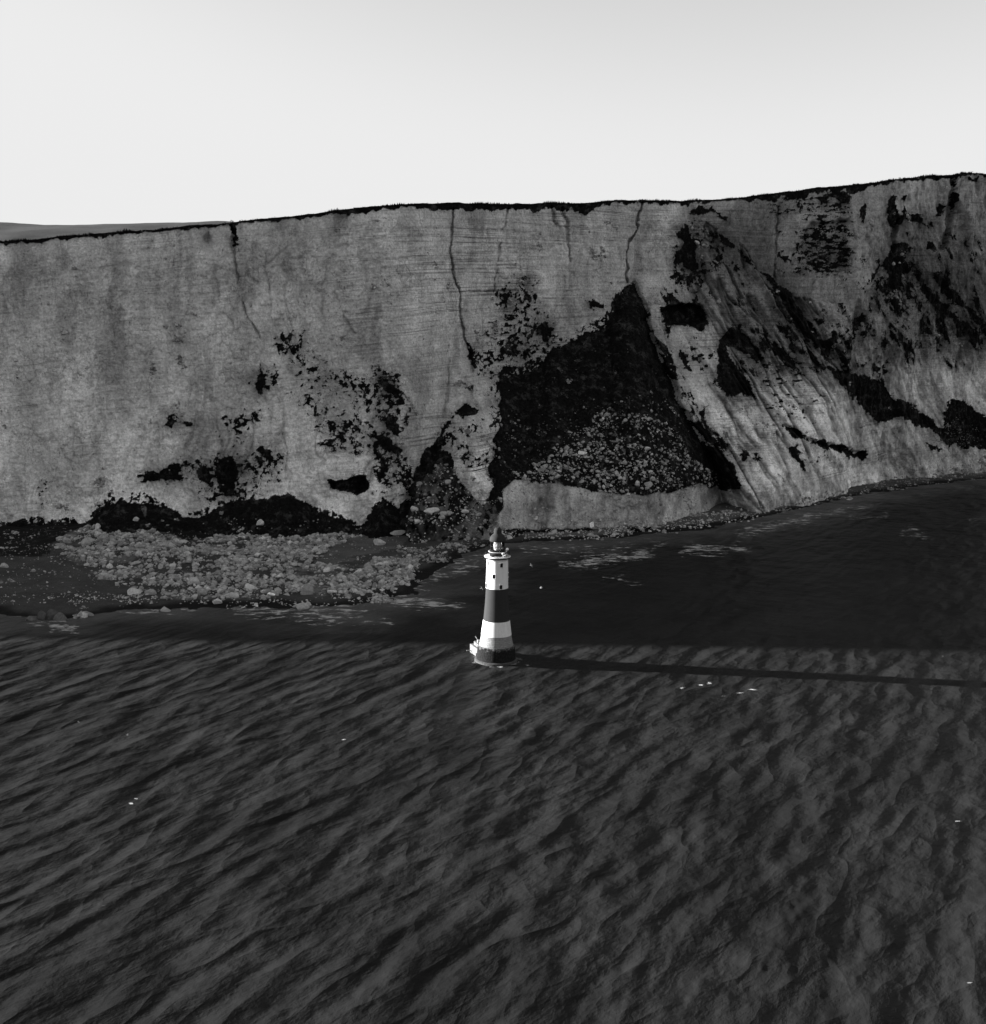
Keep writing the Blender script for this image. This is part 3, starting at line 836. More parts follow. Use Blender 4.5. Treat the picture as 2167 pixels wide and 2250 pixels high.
beach = np_mesh('beach', np.stack([BX, BY, BZ], -1).reshape(-1, 3), grid_quads(*BX.shape), M_BEACH, True, dict(tone=btone, veg=bveg))
tag(beach, kind='structure')

# ------------------------------------------------------------------ sea
NF, LT = 1024, 410.0
kx = np.fft.fftfreq(NF, LT / NF) * 2 * math.pi
KX, KY = np.meshgrid(kx, kx)
KK = np.hypot(KX, KY); KK[0, 0] = 1e-6
TH = np.arctan2(KY, KX)


def field(lam, theta_deg, spread, seed, band=.45):
    r = np.random.default_rng(seed)
    k0 = 2 * math.pi / lam
    ang = np.abs((TH - math.radians(theta_deg) + math.pi / 2) % math.pi - math.pi / 2)
    A = np.exp(-(np.log(KK / k0) / band) ** 2) / KK * np.exp(-(ang / math.radians(spread)) ** 2)
    A[0, 0] = 0
    H = A * (r.normal(size=A.shape) + 1j * r.normal(size=A.shape))
    h = np.fft.ifft2(H)
    sx = np.fft.ifft2(1j * H * KX / KK); sy = np.fft.ifft2(1j * H * KY / KK)
    s = np.std(h.real)
    return h.real / s, sx.real / s, sy.real / s


comps = [(field(12, 151, 14, 1, .24), .065), (field(7.2, 154, 24, 2, .30), .035), (field(18, 18, 24, 3, .4), .03), (field(4.0, 150, 50, 4, .5), .022), (field(2.1, 150, 70, 5, .5), .012), (field(60, 160, 50, 6, .4), .06)]
Hh = sum(c[0] * a for c, a in comps); Dx = sum(c[1] * a for c, a in comps); Dy = sum(c[2] * a for c, a in comps)


def samp(Fd, x, y):
    u = (x / LT * NF) % NF; v = (y / LT * NF) % NF
    i = np.floor(u).astype(int); j = np.floor(v).astype(int); fu = u - i; fv = v - j
    i1 = (i + 1) % NF; j1 = (j + 1) % NF; i %= NF; j %= NF
    return (Fd[j, i] * (1 - fu) + Fd[j, i1] * fu) * (1 - fv) + (Fd[j1, i] * (1 - fu) + Fd[j1, i1] * fu) * fv


wx = np.concatenate([[-6000, -3000, -1600, -900, -600, -450], np.linspace(-380, -190, 240)[:-1], np.arange(-190, 190, .48), np.linspace(190, 420, 280), [480, 600, 900, 1600, 3000, 6000]])
wy = np.concatenate([[-4000, -2000, -800, -300, -100, 0, 60, 100, 120, 130], np.arange(138, 385, .46), np.arange(385, 480, .7), np.arange(480, 860, 1.1), [900, 1100]])
WX, WY = np.meshgrid(wx, wy)
amp = np.interp(WY, [130, 150, 330, 400, 480, 700], [0, 1, .95, .55, .35, .2]) * np.interp(np.abs(WX), [360, 430], [1, 0])
warpx = 8 * fbm(WX * .012, WY * .012, 181, 2); warpy = 8 * fbm(WX * .012, WY * .012, 182, 2)
sx_, sy_ = WX + warpx, WY + warpy
calm = .92 + .25 * fbm(WX * .015, WY * .015, 183, 3)
WZ = samp(Hh, sx_, sy_) * amp * calm
CH = 1.1
WX2 = WX - CH * samp(Dx, sx_, sy_) * amp * calm * -1; WY2 = WY + CH * samp(Dy, sx_, sy_) * amp * calm
dWL = -wl_dist(WX, WY)
wpx, wpy = project(WX, WY, WZ * 0)
milk = np.clip(sstep(45, 0, dWL + 14 * fbm(WX * .04, WY * .06, 191, 4)) * .9, 0, 1)
milk = np.maximum(milk, .0)
foam = .30 * sstep(6, 0, np.abs(dWL + 2 * fbm(WX * .15, WY * .15, 192, 3)))
FOAM = [(d_([(380, 1148), (640, 1150), (700, 1175), (620, 1205), (480, 1185)]), .50), (d_([(640, 1135), (740, 1128), (880, 1155), (860, 1172), (700, 1160)]), .62),
        (d_([(95, 1185), (160, 1198), (155, 1216), (100, 1212)]), .66), (d_([(40, 1170), (140, 1172), (130, 1205), (50, 1200)]), .5),
        (d_([(740, 1140), (800, 1085), (900, 1055), (960, 1050), (950, 1085), (850, 1120), (780, 1145)]), .46),
        (d_([(1075, 1078), (1130, 1058), (1240, 1050), (1240, 1068), (1140, 1090), (1080, 1088)]), .62), (d_([(1140, 1092), (1170, 1098), (1230, 1112), (1225, 1120), (1150, 1108)]), .5),
        (d_([(1280, 1050), (1340, 1038), (1440, 1048), (1420, 1062), (1300, 1062)]), .62), (d_([(1400, 1015), (1480, 996), (1580, 975), (1660, 962), (1640, 985), (1500, 1018), (1430, 1030)]), .52),
        (d_([(1620, 985), (1690, 984), (1690, 994), (1630, 994)]), .58), (d_([(1740, 1004), (1790, 1010), (1780, 1030), (1700, 1026), (1730, 1014)]), .42),
        (d_([(1000, 1040), (1140, 1040), (1300, 1028), (1290, 1045), (1100, 1062), (1000, 1060)]), .40), (d_([(1850, 990), (1900, 992), (1900, 1000), (1850, 998)]), .6),
        (d_([(660, 1190), (760, 1180), (750, 1200), (680, 1205)]), .45), (d_([(230, 1160), (380, 1155), (380, 1172), (260, 1178)]), .5)]
jwx = wpx + 26 * fbm(WX * .05, WY * .05, 193, 4); jwy = wpy + 8 * fbm(WX * .07, WY * .05, 194, 4)
for pg, a in FOAM:
    foam = np.maximum(foam, (a + .06) * sstep(-16, 14, sdf_poly(jwx, jwy, pg)))
CAPS = d_([(245, 1407, 4, 3), (252, 1538, 5, 3), (262, 1528, 4, 1.5), (1305, 1317, 8, 3.2), (1360, 1308, 13, 4), (1342, 1312, 8, 2), (1415, 1327, 14, 2), (1440, 1320, 12, 2), (658, 1415, 7, 2),
           (1835, 1572, 8, 2), (1855, 1880, 12, 3), (1805, 1256, 3, 2), (150, 1382, 3, 3), (1385, 1332, 10, 1.5), (960, 1276, 6, 3), (1010, 1275, 9, 2.5)])
cap = np.zeros(WX.shape)
for cx, cy, rx, ry in CAPS:
    q = ((wpx - cx) / (rx * K)) ** 2 + ((wpy - cy) / (ry * K)) ** 2
    cap = np.maximum(cap, .95 * np.exp(-q * 1.2))
foam = np.maximum(foam, cap)
# foam ring at the lighthouse foot
LX, LY = at_z(1090, 1452)[0], 367.0
rl = np.hypot(WX - LX, WY - LY)
foam = np.maximum(foam, .42 * sstep(10.5, 7, rl))
Vw = np.stack([WX2, WY2, WZ], -1).reshape(-1, 3)
sea = np_mesh('water', Vw, grid_quads(*WX.shape), M_WATER, True, dict(foam=foam, milk=milk))
tag(sea, kind='structure')

# ------------------------------------------------------------------ lighthouse
def weathered(name, g, dark, z0, z1, scale=.6):
    """paint with rain streaks and grime patches"""
    t = NT(name)
    s = t.remap(t.noise(1.0, stretch=(1.2, 1.2, .12), detail=6, rough=.7), .35, .75, 1.03, 1 - dark)
    f = t.remap(t.noise(3.0, detail=5), .3, .7, .95, 1.05)
    t.base(t.mth('MULTIPLY', t.mth('MULTIPLY', s, f), g))
    t.b.inputs['Roughness'].default_value = .8
    t.b.inputs['Specular IOR Level'].default_value = .06
    t.bump(t.noise(1.0, stretch=(.4, .4, 2.2), detail=3), .15, .05)
    return t.m


def granite(name, g, wd):
    """coursed blocks: seams by brick texture wrapped on object coordinates"""
    t = NT(name)
    tc = t.n('ShaderNodeTexCoord').outputs['Object']
    sp = t.n('ShaderNodeSeparateXYZ'); t.link(tc, sp.inputs[0])
    ang = t.mth('MULTIPLY', t.mth('ARCTAN2', sp.outputs[1], sp.outputs[0]), 5.2)
    cb = t.n('ShaderNodeCombineXYZ'); t.link(ang, cb.inputs[0]); t.link(sp.outputs[2], cb.inputs[1])
    br = t.n('ShaderNodeTexBrick')
    br.inputs['Scale'].default_value = 1.0; br.inputs['Brick Width'].default_value = 1.3; br.inputs['Row Height'].default_value = .55
    br.inputs['Mortar Size'].default_value = .035; br.inputs['Color1'].default_value = (1, 1, 1, 1); br.inputs['Color2'].default_value = (.8, .8, .8, 1)
    br.inputs['Mortar'].default_value = (.45, .45, .45, 1)
    t.link(cb.outputs[0], br.inputs['Vector'])
    f = t.remap(t.noise(1.4, detail=7, rough=.75), .3, .7, 1 - wd, 1 + wd)
    bw = t.n('ShaderNodeRGBToBW'); t.link(br.outputs['Color'], bw.inputs[0])
    t.base(t.mth('MULTIPLY', t.mth('MULTIPLY', bw.outputs[0], f), g))
    t.b.inputs['Roughness'].default_value = .85
    t.b.inputs['Specular IOR Level'].default_value = .15
    t.bump(t.mth('ADD', bw.outputs[0], t.noise(3, detail=6)), .5, .12)
    return t.m


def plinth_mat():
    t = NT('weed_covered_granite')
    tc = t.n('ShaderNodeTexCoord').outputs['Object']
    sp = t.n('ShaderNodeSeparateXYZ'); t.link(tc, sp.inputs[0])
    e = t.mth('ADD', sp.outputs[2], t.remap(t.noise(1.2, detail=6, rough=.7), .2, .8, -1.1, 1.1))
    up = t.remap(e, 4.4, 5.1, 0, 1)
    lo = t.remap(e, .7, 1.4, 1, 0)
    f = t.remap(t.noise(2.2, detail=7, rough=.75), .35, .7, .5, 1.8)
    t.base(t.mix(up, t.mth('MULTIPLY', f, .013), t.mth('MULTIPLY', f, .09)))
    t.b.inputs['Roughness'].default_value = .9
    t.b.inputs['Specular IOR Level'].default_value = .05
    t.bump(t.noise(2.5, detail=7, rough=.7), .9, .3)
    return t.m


M_WHITE = weathered('white_paint', .66, .16, 0, 1)
M_DARKB = weathered('red_paint', .030, .15, 0, 1)
M_GRAN = granite('pale_granite', .24, .18)
M_FOUND = granite('foundation_concrete', .06, .35)
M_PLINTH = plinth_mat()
M_ROOF = simple_mat('dark_roof_paint', .028, .8, .2, 1.2, spec=.05)
M_IRON = simple_mat('dark_iron', .02, .8, .2, 3, spec=.05)
M_DECK = simple_mat('gallery_stone', .62, .7, .2, 2)
M_LENS = simple_mat('lens_curtain', .62, .5, .1, 3, 0)
M_BOXW = simple_mat('white_fitting', .85, .4, .03, 3, 0)
M_PANE = simple_mat('window_pane', .006, .15, .1, 3, 0, spec=.4)
tg = NT('lantern_glass')
tr = tg.n('ShaderNodeBsdfTransparent'); tr.inputs[0].default_value = (.86, .86, .86, 1)
gl = tg.n('ShaderNodeBsdfGlossy'); gl.inputs['Roughness'].default_value = .03
fr = tg.n('ShaderNodeFresnel'); fr.inputs[0].default_value = 1.5
ms = tg.n('ShaderNodeMixShader')
tg.link(fr.outputs[0], ms.inputs[0]); tg.link(tr.outputs[0], ms.inputs[1]); tg.link(gl.outputs[0], ms.inputs[2])
tg.link(ms.outputs[0], tg.t.nodes['Material Output'].inputs['Surface'])
M_GLASS = tg.m

root = bpy.data.objects.new('lighthouse', None)
COL.objects.link(root)
root.location = (LX, LY, 0)
tag(root, 'tall tapering lighthouse with white and dark bands standing in the sea before the cliff', 'lighthouse')


def bm_obj(name, bm, mat, parent=None, smooth=False, loc=None):
    me = bpy.data.meshes.new(name)
    bmesh.ops.recalc_face_normals(bm, faces=bm.faces)
    bm.to_mesh(me); bm.free()
    me.materials.append(mat)
    if smooth:
        for p in me.polygons: p.use_smooth = True
    o = bpy.data.objects.new(name, me)
    COL.objects.link(o)
    if parent: o.parent = parent
    if loc: o.location = loc
    return o


def lathe(bm, prof, seg=72, closed=False):
    rings = []
    for r, z in prof:
        rings.append([bm.verts.new((r * math.cos(2 * math.pi * i / seg), r * math.sin(2 * math.pi * i / seg), z)) for i in range(seg)])
    for a, b in zip(rings, rings[1:]):
        for i in range(seg):
            bm.faces.new((a[i], a[(i + 1) % seg], b[(i + 1) % seg], b[i]))
    if closed:
        bm.faces.new(rings[0][::-1]); bm.faces.new(rings[-1])


def box(bm, c, s, rz=0.0, M=None):
    m = (M or Matrix.Identity(4)) @ Matrix.Translation(c) @ Matrix.Rotation(rz, 4, 'Z') @ Matrix.Diagonal((s[0], s[1], s[2], 1))
    bmesh.ops.create_cube(bm, size=1, matrix=m)


def tube(bm, a, b, r, seg=6):
    a = Vector(a); b = Vector(b); d = b - a
    m = Matrix.Translation((a + b) / 2) @ d.to_track_quat('Z', 'Y').to_matrix().to_4x4()
    bmesh.ops.create_cone(bm, cap_ends=True, segments=seg, radius1=r, radius2=r, depth=d.length, matrix=m)


def sm_flat(o, ang=40):
    o.data.polygons.foreach_set('use_smooth', [True] * len(o.data.polygons))
    try:
        o.data.set_sharp_from_angle(angle=math.radians(ang))
    except Exception:
        pass
    return o


def R_at(z):   # shaft radius
    return float(np.interp(z, [5.0, 6.8, 8.5, 13.1, 18, 23.3, 32.0], [5.35, 4.98, 4.68, 4.08, 3.66, 3.40, 3.24]))


def shaft(name, z0, z1, mat, dr=0.0, n=14):
    bm = bmesh.new()
    zz = [z0 + (z1 - z0) * i / n for i in range(n + 1)]
    lathe(bm, [(R_at(z0) - .3, z0)] + [(R_at(z) + dr, z) for z in zz] + [(R_at(z1) - .3, z1)])
    return sm_flat(bm_obj(name, bm, mat, root))


bm = bmesh.new(); lathe(bm, [(6.2, -4), (6.75, -.4), (6.7, .6), (6.45, .8), (5.0, 1.0)], 72)
sm_flat(bm_obj('foundation', bm, M_FOUND, root))
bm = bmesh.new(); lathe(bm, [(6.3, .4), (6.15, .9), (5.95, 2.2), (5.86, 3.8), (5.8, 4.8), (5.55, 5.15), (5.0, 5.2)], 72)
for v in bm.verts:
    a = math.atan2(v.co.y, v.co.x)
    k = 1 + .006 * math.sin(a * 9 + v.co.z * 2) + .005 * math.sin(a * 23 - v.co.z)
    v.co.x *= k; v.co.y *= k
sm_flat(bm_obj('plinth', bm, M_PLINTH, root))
shaft('stone_base', 4.95, 8.5, M_GRAN)
shaft('lower_white_band', 8.5, 13.1, M_WHITE, .05)
shaft('middle_dark_band', 13.1, 23.3, M_DARKB, .02)
shaft('upper_white_band', 23.3, 32.1, M_WHITE, .05)
bm = bmesh.new(); lathe(bm, [(3.0, 31.9), (3.27, 32.0), (3.34, 32.25), (3.55, 32.5), (3.85, 32.62)], 72)
sm_flat(bm_obj('cornice', bm, M_WHITE, root), 60)
bm = bmesh.new(); lathe(bm, [(3.5, 32.64), (3.92, 32.64), (4.02, 32.8), (4.02, 32.98), (3.9, 33.02)], 72)
sm_flat(bm_obj('dark_moulding', bm, M_IRON, root), 30)
bm = bmesh.new(); lathe(bm, [(3.7, 33.02), (4.02, 33.02), (4.10, 33.14), (4.05, 33.3), (3.9, 33.34), (1.5, 33.4)], 72)
sm_flat(bm_obj('gallery', bm, M_DECK, root), 30)
# railing
bm = bmesh.new()
NR = 24
for i in range(NR):
    a = 2 * math.pi * i / NR; b = 2 * math.pi * (i + 1) / NR
    p = Vector((3.85 * math.cos(a), 3.85 * math.sin(a), 0)); q = Vector((3.85 * math.cos(b), 3.85 * math.sin(b), 0))
    tube(bm, p + Vector((0, 0, 33.3)), p + Vector((0, 0, 34.45)), .045)
    for hz_ in (34.42, 34.05, 33.7):
        tube(bm, p + Vector((0, 0, hz_)), q + Vector((0, 0, hz_)), .03, 5)
bm_obj('railing', bm, M_IRON, root)
# lantern
bm = bmesh.new(); lathe(bm, [(2.42, 33.38), (2.38, 34.55), (2.55, 34.6), (2.6, 34.78), (2.3, 34.85), (1.2, 34.9)], 48)
sm_flat(bm_obj('lantern_base', bm, M_IRON, root), 30)
bm = bmesh.new(); lathe(bm, [(2.85, 34.62), (2.9, 34.7), (2.3, 34.74)], 48)
sm_flat(bm_obj('lantern_walkway', bm, M_DECK, root), 30)
bm = bmesh.new()
NB = 16
for i in range(NB):
    a = 2 * math.pi * i / NB
    c = Vector((2.12 * math.cos(a), 2.12 * math.sin(a), 0))
    tube(bm, c + Vector((0, 0, 34.8)), c + Vector((0, 0, 37.95)), .06)
lathe(bm, [(2.10, 36.3), (2.17, 36.3), (2.17, 36.4), (2.10, 36.4)], 48)
bm_obj('glazing_bars', bm, M_IRON, root)
bm = bmesh.new(); lathe(bm, [(2.05, 34.85), (2.05, 37.95)], 48)
sm_flat(bm_obj('lantern_glass', bm, M_GLASS, root))
bm = bmesh.new()
pr = [(.5, 34.9)] + [(1.25 + (.07 if k % 2 else 0) - .25 * abs(k - 11) / 11, 35.1 + k * .12) for k in range(23)] + [(.4, 37.9)]
lathe(bm, pr, 40)
sm_flat(bm_obj('lens', bm, M_LENS, root), 20)
bm = bmesh.new(); lathe(bm, [(2.0, 37.8), (2.45, 37.86), (2.52, 38.0), (2.50, 38.45), (2.38, 38.95), (2.12, 39.4), (1.75, 39.8), (1.38, 40.1), (1.22, 40.3)], 48)
sm_flat(bm_obj('lantern_roof', bm, M_ROOF, root), 50)
bm = bmesh.new(); lathe(bm, [(1.18, 40.25), (1.2, 41.3), (1.14, 41.55), (.9, 41.8), (.45, 41.98), (.08, 42.05), (.06, 42.7), (0, 42.72)], 40)
sm_flat(bm_obj('ventilator', bm, M_ROOF, root), 40)


# windows: photo angles round the tower (0 = straight at the camera, negative = left)
def window(off, zc, w=.85, h=1.25):
    r = R_at(zc) + .04
    a = -math.pi / 2 + math.asin(max(-1, min(1, off)))
    Mx = Matrix.Translation((0, 0, zc)) @ Matrix.Rotation(a, 4, 'Z')
    bm = bmesh.new()
    for s in (-1, 1):
        box(bm, (r + .0, s * (w / 2 + .06), 0), (.12, .12, h + .24), M=Mx)
    box(bm, (r + .07, 0, h / 2 + .09), (.34, w + .36, .12), M=Mx)
    box(bm, (r + .06, 0, -h / 2 - .07), (.26, w + .30, .10), M=Mx)
    f = bm_obj('window', bm, M_WHITE, root)
    bm = bmesh.new()
    box(bm, (r - .10, 0, 0), (.34, w, h), M=Mx)
    bm_obj('pane', bm, M_PANE, f)
    bm = bmesh.new()
    box(bm, (r + .10, 0, 0), (.04, .05, h), M=Mx)
    box(bm, (r + .10, 0, .1), (.04, w, .05), M=Mx)
    bm_obj('sash_bar', bm, M_IRON, f)


for off, zc in ((.38, 30.9), (-.30, 27.4), (.34, 24.1), (-.86, 31.2), (-.92, 24.2), (.995, 27.4)):
    window(off, zc)
# fittings on the gallery
bm = bmesh.new(); bmesh.ops.create_icosphere(bm, subdivisions=3, radius=.45, matrix=Matrix.Translation((2.95, -2.0, 35.75)))
o = bm_obj('white_globe', bm, M_BOXW, root, True)
bm = bmesh.new(); tube(bm, (2.95, -2.0, 33.4), (2.95, -2.0, 35.5), .06)
bm_obj('globe_post', bm, M_IRON, root)
bm = bmesh.new()
box(bm, (1.75, -3.1, 34.55), (.8, .25, .45), .5); box(bm, (2.1, -3.0, 34.05), (.7, .22, .35), -.3); box(bm, (1.55, -3.2, 33.7), (.12, .12, .7), .2); box(bm, (1.9, -3.1, 33.6), (.12, .12, .6), .2)
bm_obj('equipment_frame', bm, M_BOXW, root)
bm = bmesh.new(); box(bm, (-1.45, -3.0, 33.75), (.55, .4, .6), .3)
bm_obj('battery_box', bm, M_IRON, root)


def prism(bm, pts, z0, z1):
    a = [bm.verts.new((x, y, z0)) for x, y in pts]; b = [bm.verts.new((x, y, z1)) for x, y in pts]
    n = len(pts)
    bm.faces.new(a[::-1]); bm.faces.new(b)
    for i in range(n):
        bm.faces.new((a[i], a[(i + 1) % n], b[(i + 1) % n], b[i]))


M_LAND = granite('landing_stone', .14, .2)
bm = bmesh.new()
prism(bm, [(-5.3, 2.4), (-5.9, 3.4), (-8.35, 9.6), (-6.2, 10.4), (-2.6, 4.6)], -3, 2.7)
prism(bm, [(-5.2, 1.6), (-6.3, 1.6), (-6.35, 3.0), (-5.9, 3.39), (-5.3, 2.39)], -3, 1.5)
bmesh.ops.bevel(bm, geom=bm.edges[:], offset=.08, segments=2, affect='EDGES')
bm_obj('landing_stage', bm, M_LAND, root)
bm = bmesh.new()
prism(bm, [(-5.2, 3.4), (-7.1, 8.6), (-5.9, 9.2), (-3.4, 4.6)], 2.6, 3.9)
bmesh.ops.bevel(bm, geom=bm.edges[:], offset=.08, segments=2, affect='EDGES')
st = bm_obj('landing_wall', bm, M_LAND, root)
bm = bmesh.new()
box(bm, (-5.5, 6.6, 4.35), (.9, .7, .8), .5)
tube(bm, (-5.4, 6.8, 4.0), (-6.6, 8.0, 5.6), .13)
bm_obj('landing_crane', bm, M_GRAN, root)
bm = bmesh.new(); box(bm, (-8.75, 8.4, .75), (1.4, .25, .25), .2); bm_obj('mooring_beam', bm, M_GRAN, root)
# ------------------------------------------------------------------ boulders
from mathutils import noise as mnoise


def rock_mesh(seed, sub=2, flat=.75, tone=.5, squash=(1, 1, 1)):
    r = random.Random(seed)
    bm = bmesh.new()
    bmesh.ops.create_icosphere(bm, subdivisions=sub, radius=1)
    planes = []
    for _ in range(15):
        v = Vector((r.gauss(0, 1), r.gauss(0, 1), r.gauss(0, 1))).normalized()
        planes.append((v, r.uniform(.50, .86)))
    off = Vector((r.uniform(0, 50), r.uniform(0, 50), r.uniform(0, 50)))
    for v in bm.verts:
        c = v.co.copy()
        c *= 1 + .16 * mnoise.noise(c * 1.3 + off)
        for n_, d in planes:
            k = c.dot(n_)
            if k > d: c -= n_ * (k - d)
        c *= 1 + .03 * mnoise.noise(c * 5 + off)
        v.co = Vector((c.x * squash[0], c.y * squash[1], c.z * squash[2]))
    me = bpy.data.meshes.new('boulder'); bm.to_mesh(me); bm.free()
    at = me.attributes.new('tone', 'FLOAT', 'POINT')
    at.data.foreach_set('value', np.full(len(me.vertices), tone, np.float32))
    me.materials.append(M_ROCK)
    return me


def place_words(objs, noun, where, tones=None):
    """a label for each of one group: its size among them, its shade, and whereabouts in the group it lies"""
    if not objs: return
    P = np.array([o.location[:] for o in objs]); qx, qy = project(P[:, 0], P[:, 1], P[:, 2])
    S = np.array([o.scale[0] for o in objs]); o1, o2 = np.quantile(S, [.34, .67])
    cx = np.quantile(qx, [.2, .4, .6, .8]); cy = np.quantile(qy, [.34, .67])
    hor = ('at the left end', 'left of centre', 'in the middle', 'right of centre', 'at the right end'); ver = ('upper', 'mid', 'lower')
    for o, a, b, s_ in zip(objs, qx, qy, S):
        size = 'small' if s_ < o1 else 'medium-sized' if s_ < o2 else 'large'
        sh = (tones(o) + ' ') if tones else ''
        o['label'] = f"{size} {sh}{noun} {hor[int((a > cx).sum())]}, {ver[int((b > cy).sum())]} part of {where}"


def shade(o):
    t_ = o.data.attributes['tone'].data[0].value
    return 'pale' if t_ > .4 else 'grey' if t_ > .3 else 'dark'


def add_rock(me, loc, s, label, group=None, rz=None):
    o = bpy.data.objects.new('boulder', me); COL.objects.link(o)
    o.location = loc; o.scale = s
    o.rotation_euler = (random.uniform(-.25, .25), random.uniform(-.25, .25), random.uniform(0, 6.28) if rz is None else rz)
    return tag(o, label, 'boulder', group)


# surface samples (cliff foot + beach) with picture coordinates
cP = np.stack([X, Y, Z], -1)[(tt > .005)].reshape(-1, 3); cpx, cpy = project(cP[:, 0], cP[:, 1], cP[:, 2])
bP = np.stack([BX, BY, BZ], -1).reshape(-1, 3)
# beach points that are in front of the cliff surface
yc_at = np.interp(bP[:, 0], xs, Y[3]); 
iz = np.clip(np.searchsorted(tt, (bP[:, 2] + 2) / (np.interp(bP[:, 0], xs, ZT[0]) + 2)), 0, NZ - 1); ixx = np.clip(np.searchsorted(xs, bP[:, 0]), 0, len(xs) - 1)
front = (bP[:, 1] < Y[iz, ixx] + .3)
bP = bP[front]
bqx, bqy = project(bP[:, 0], bP[:, 1], bP[:, 2])


def surf_at(px, py):
    """nearest visible surface point under a photo pixel"""
    best = None
    for P, qx, qy in ((bP, bqx, bqy), (cP, cpx, cpy)):
        d = np.hypot(qx - px, qy - py)
        j = np.where(d < 2.2)[0]
        if len(j):
            i = j[np.argmin(P[j, 1])]
            if best is None or P[i, 1] < best[1]: best = P[i]
    return Vector(best) if best is not None else None


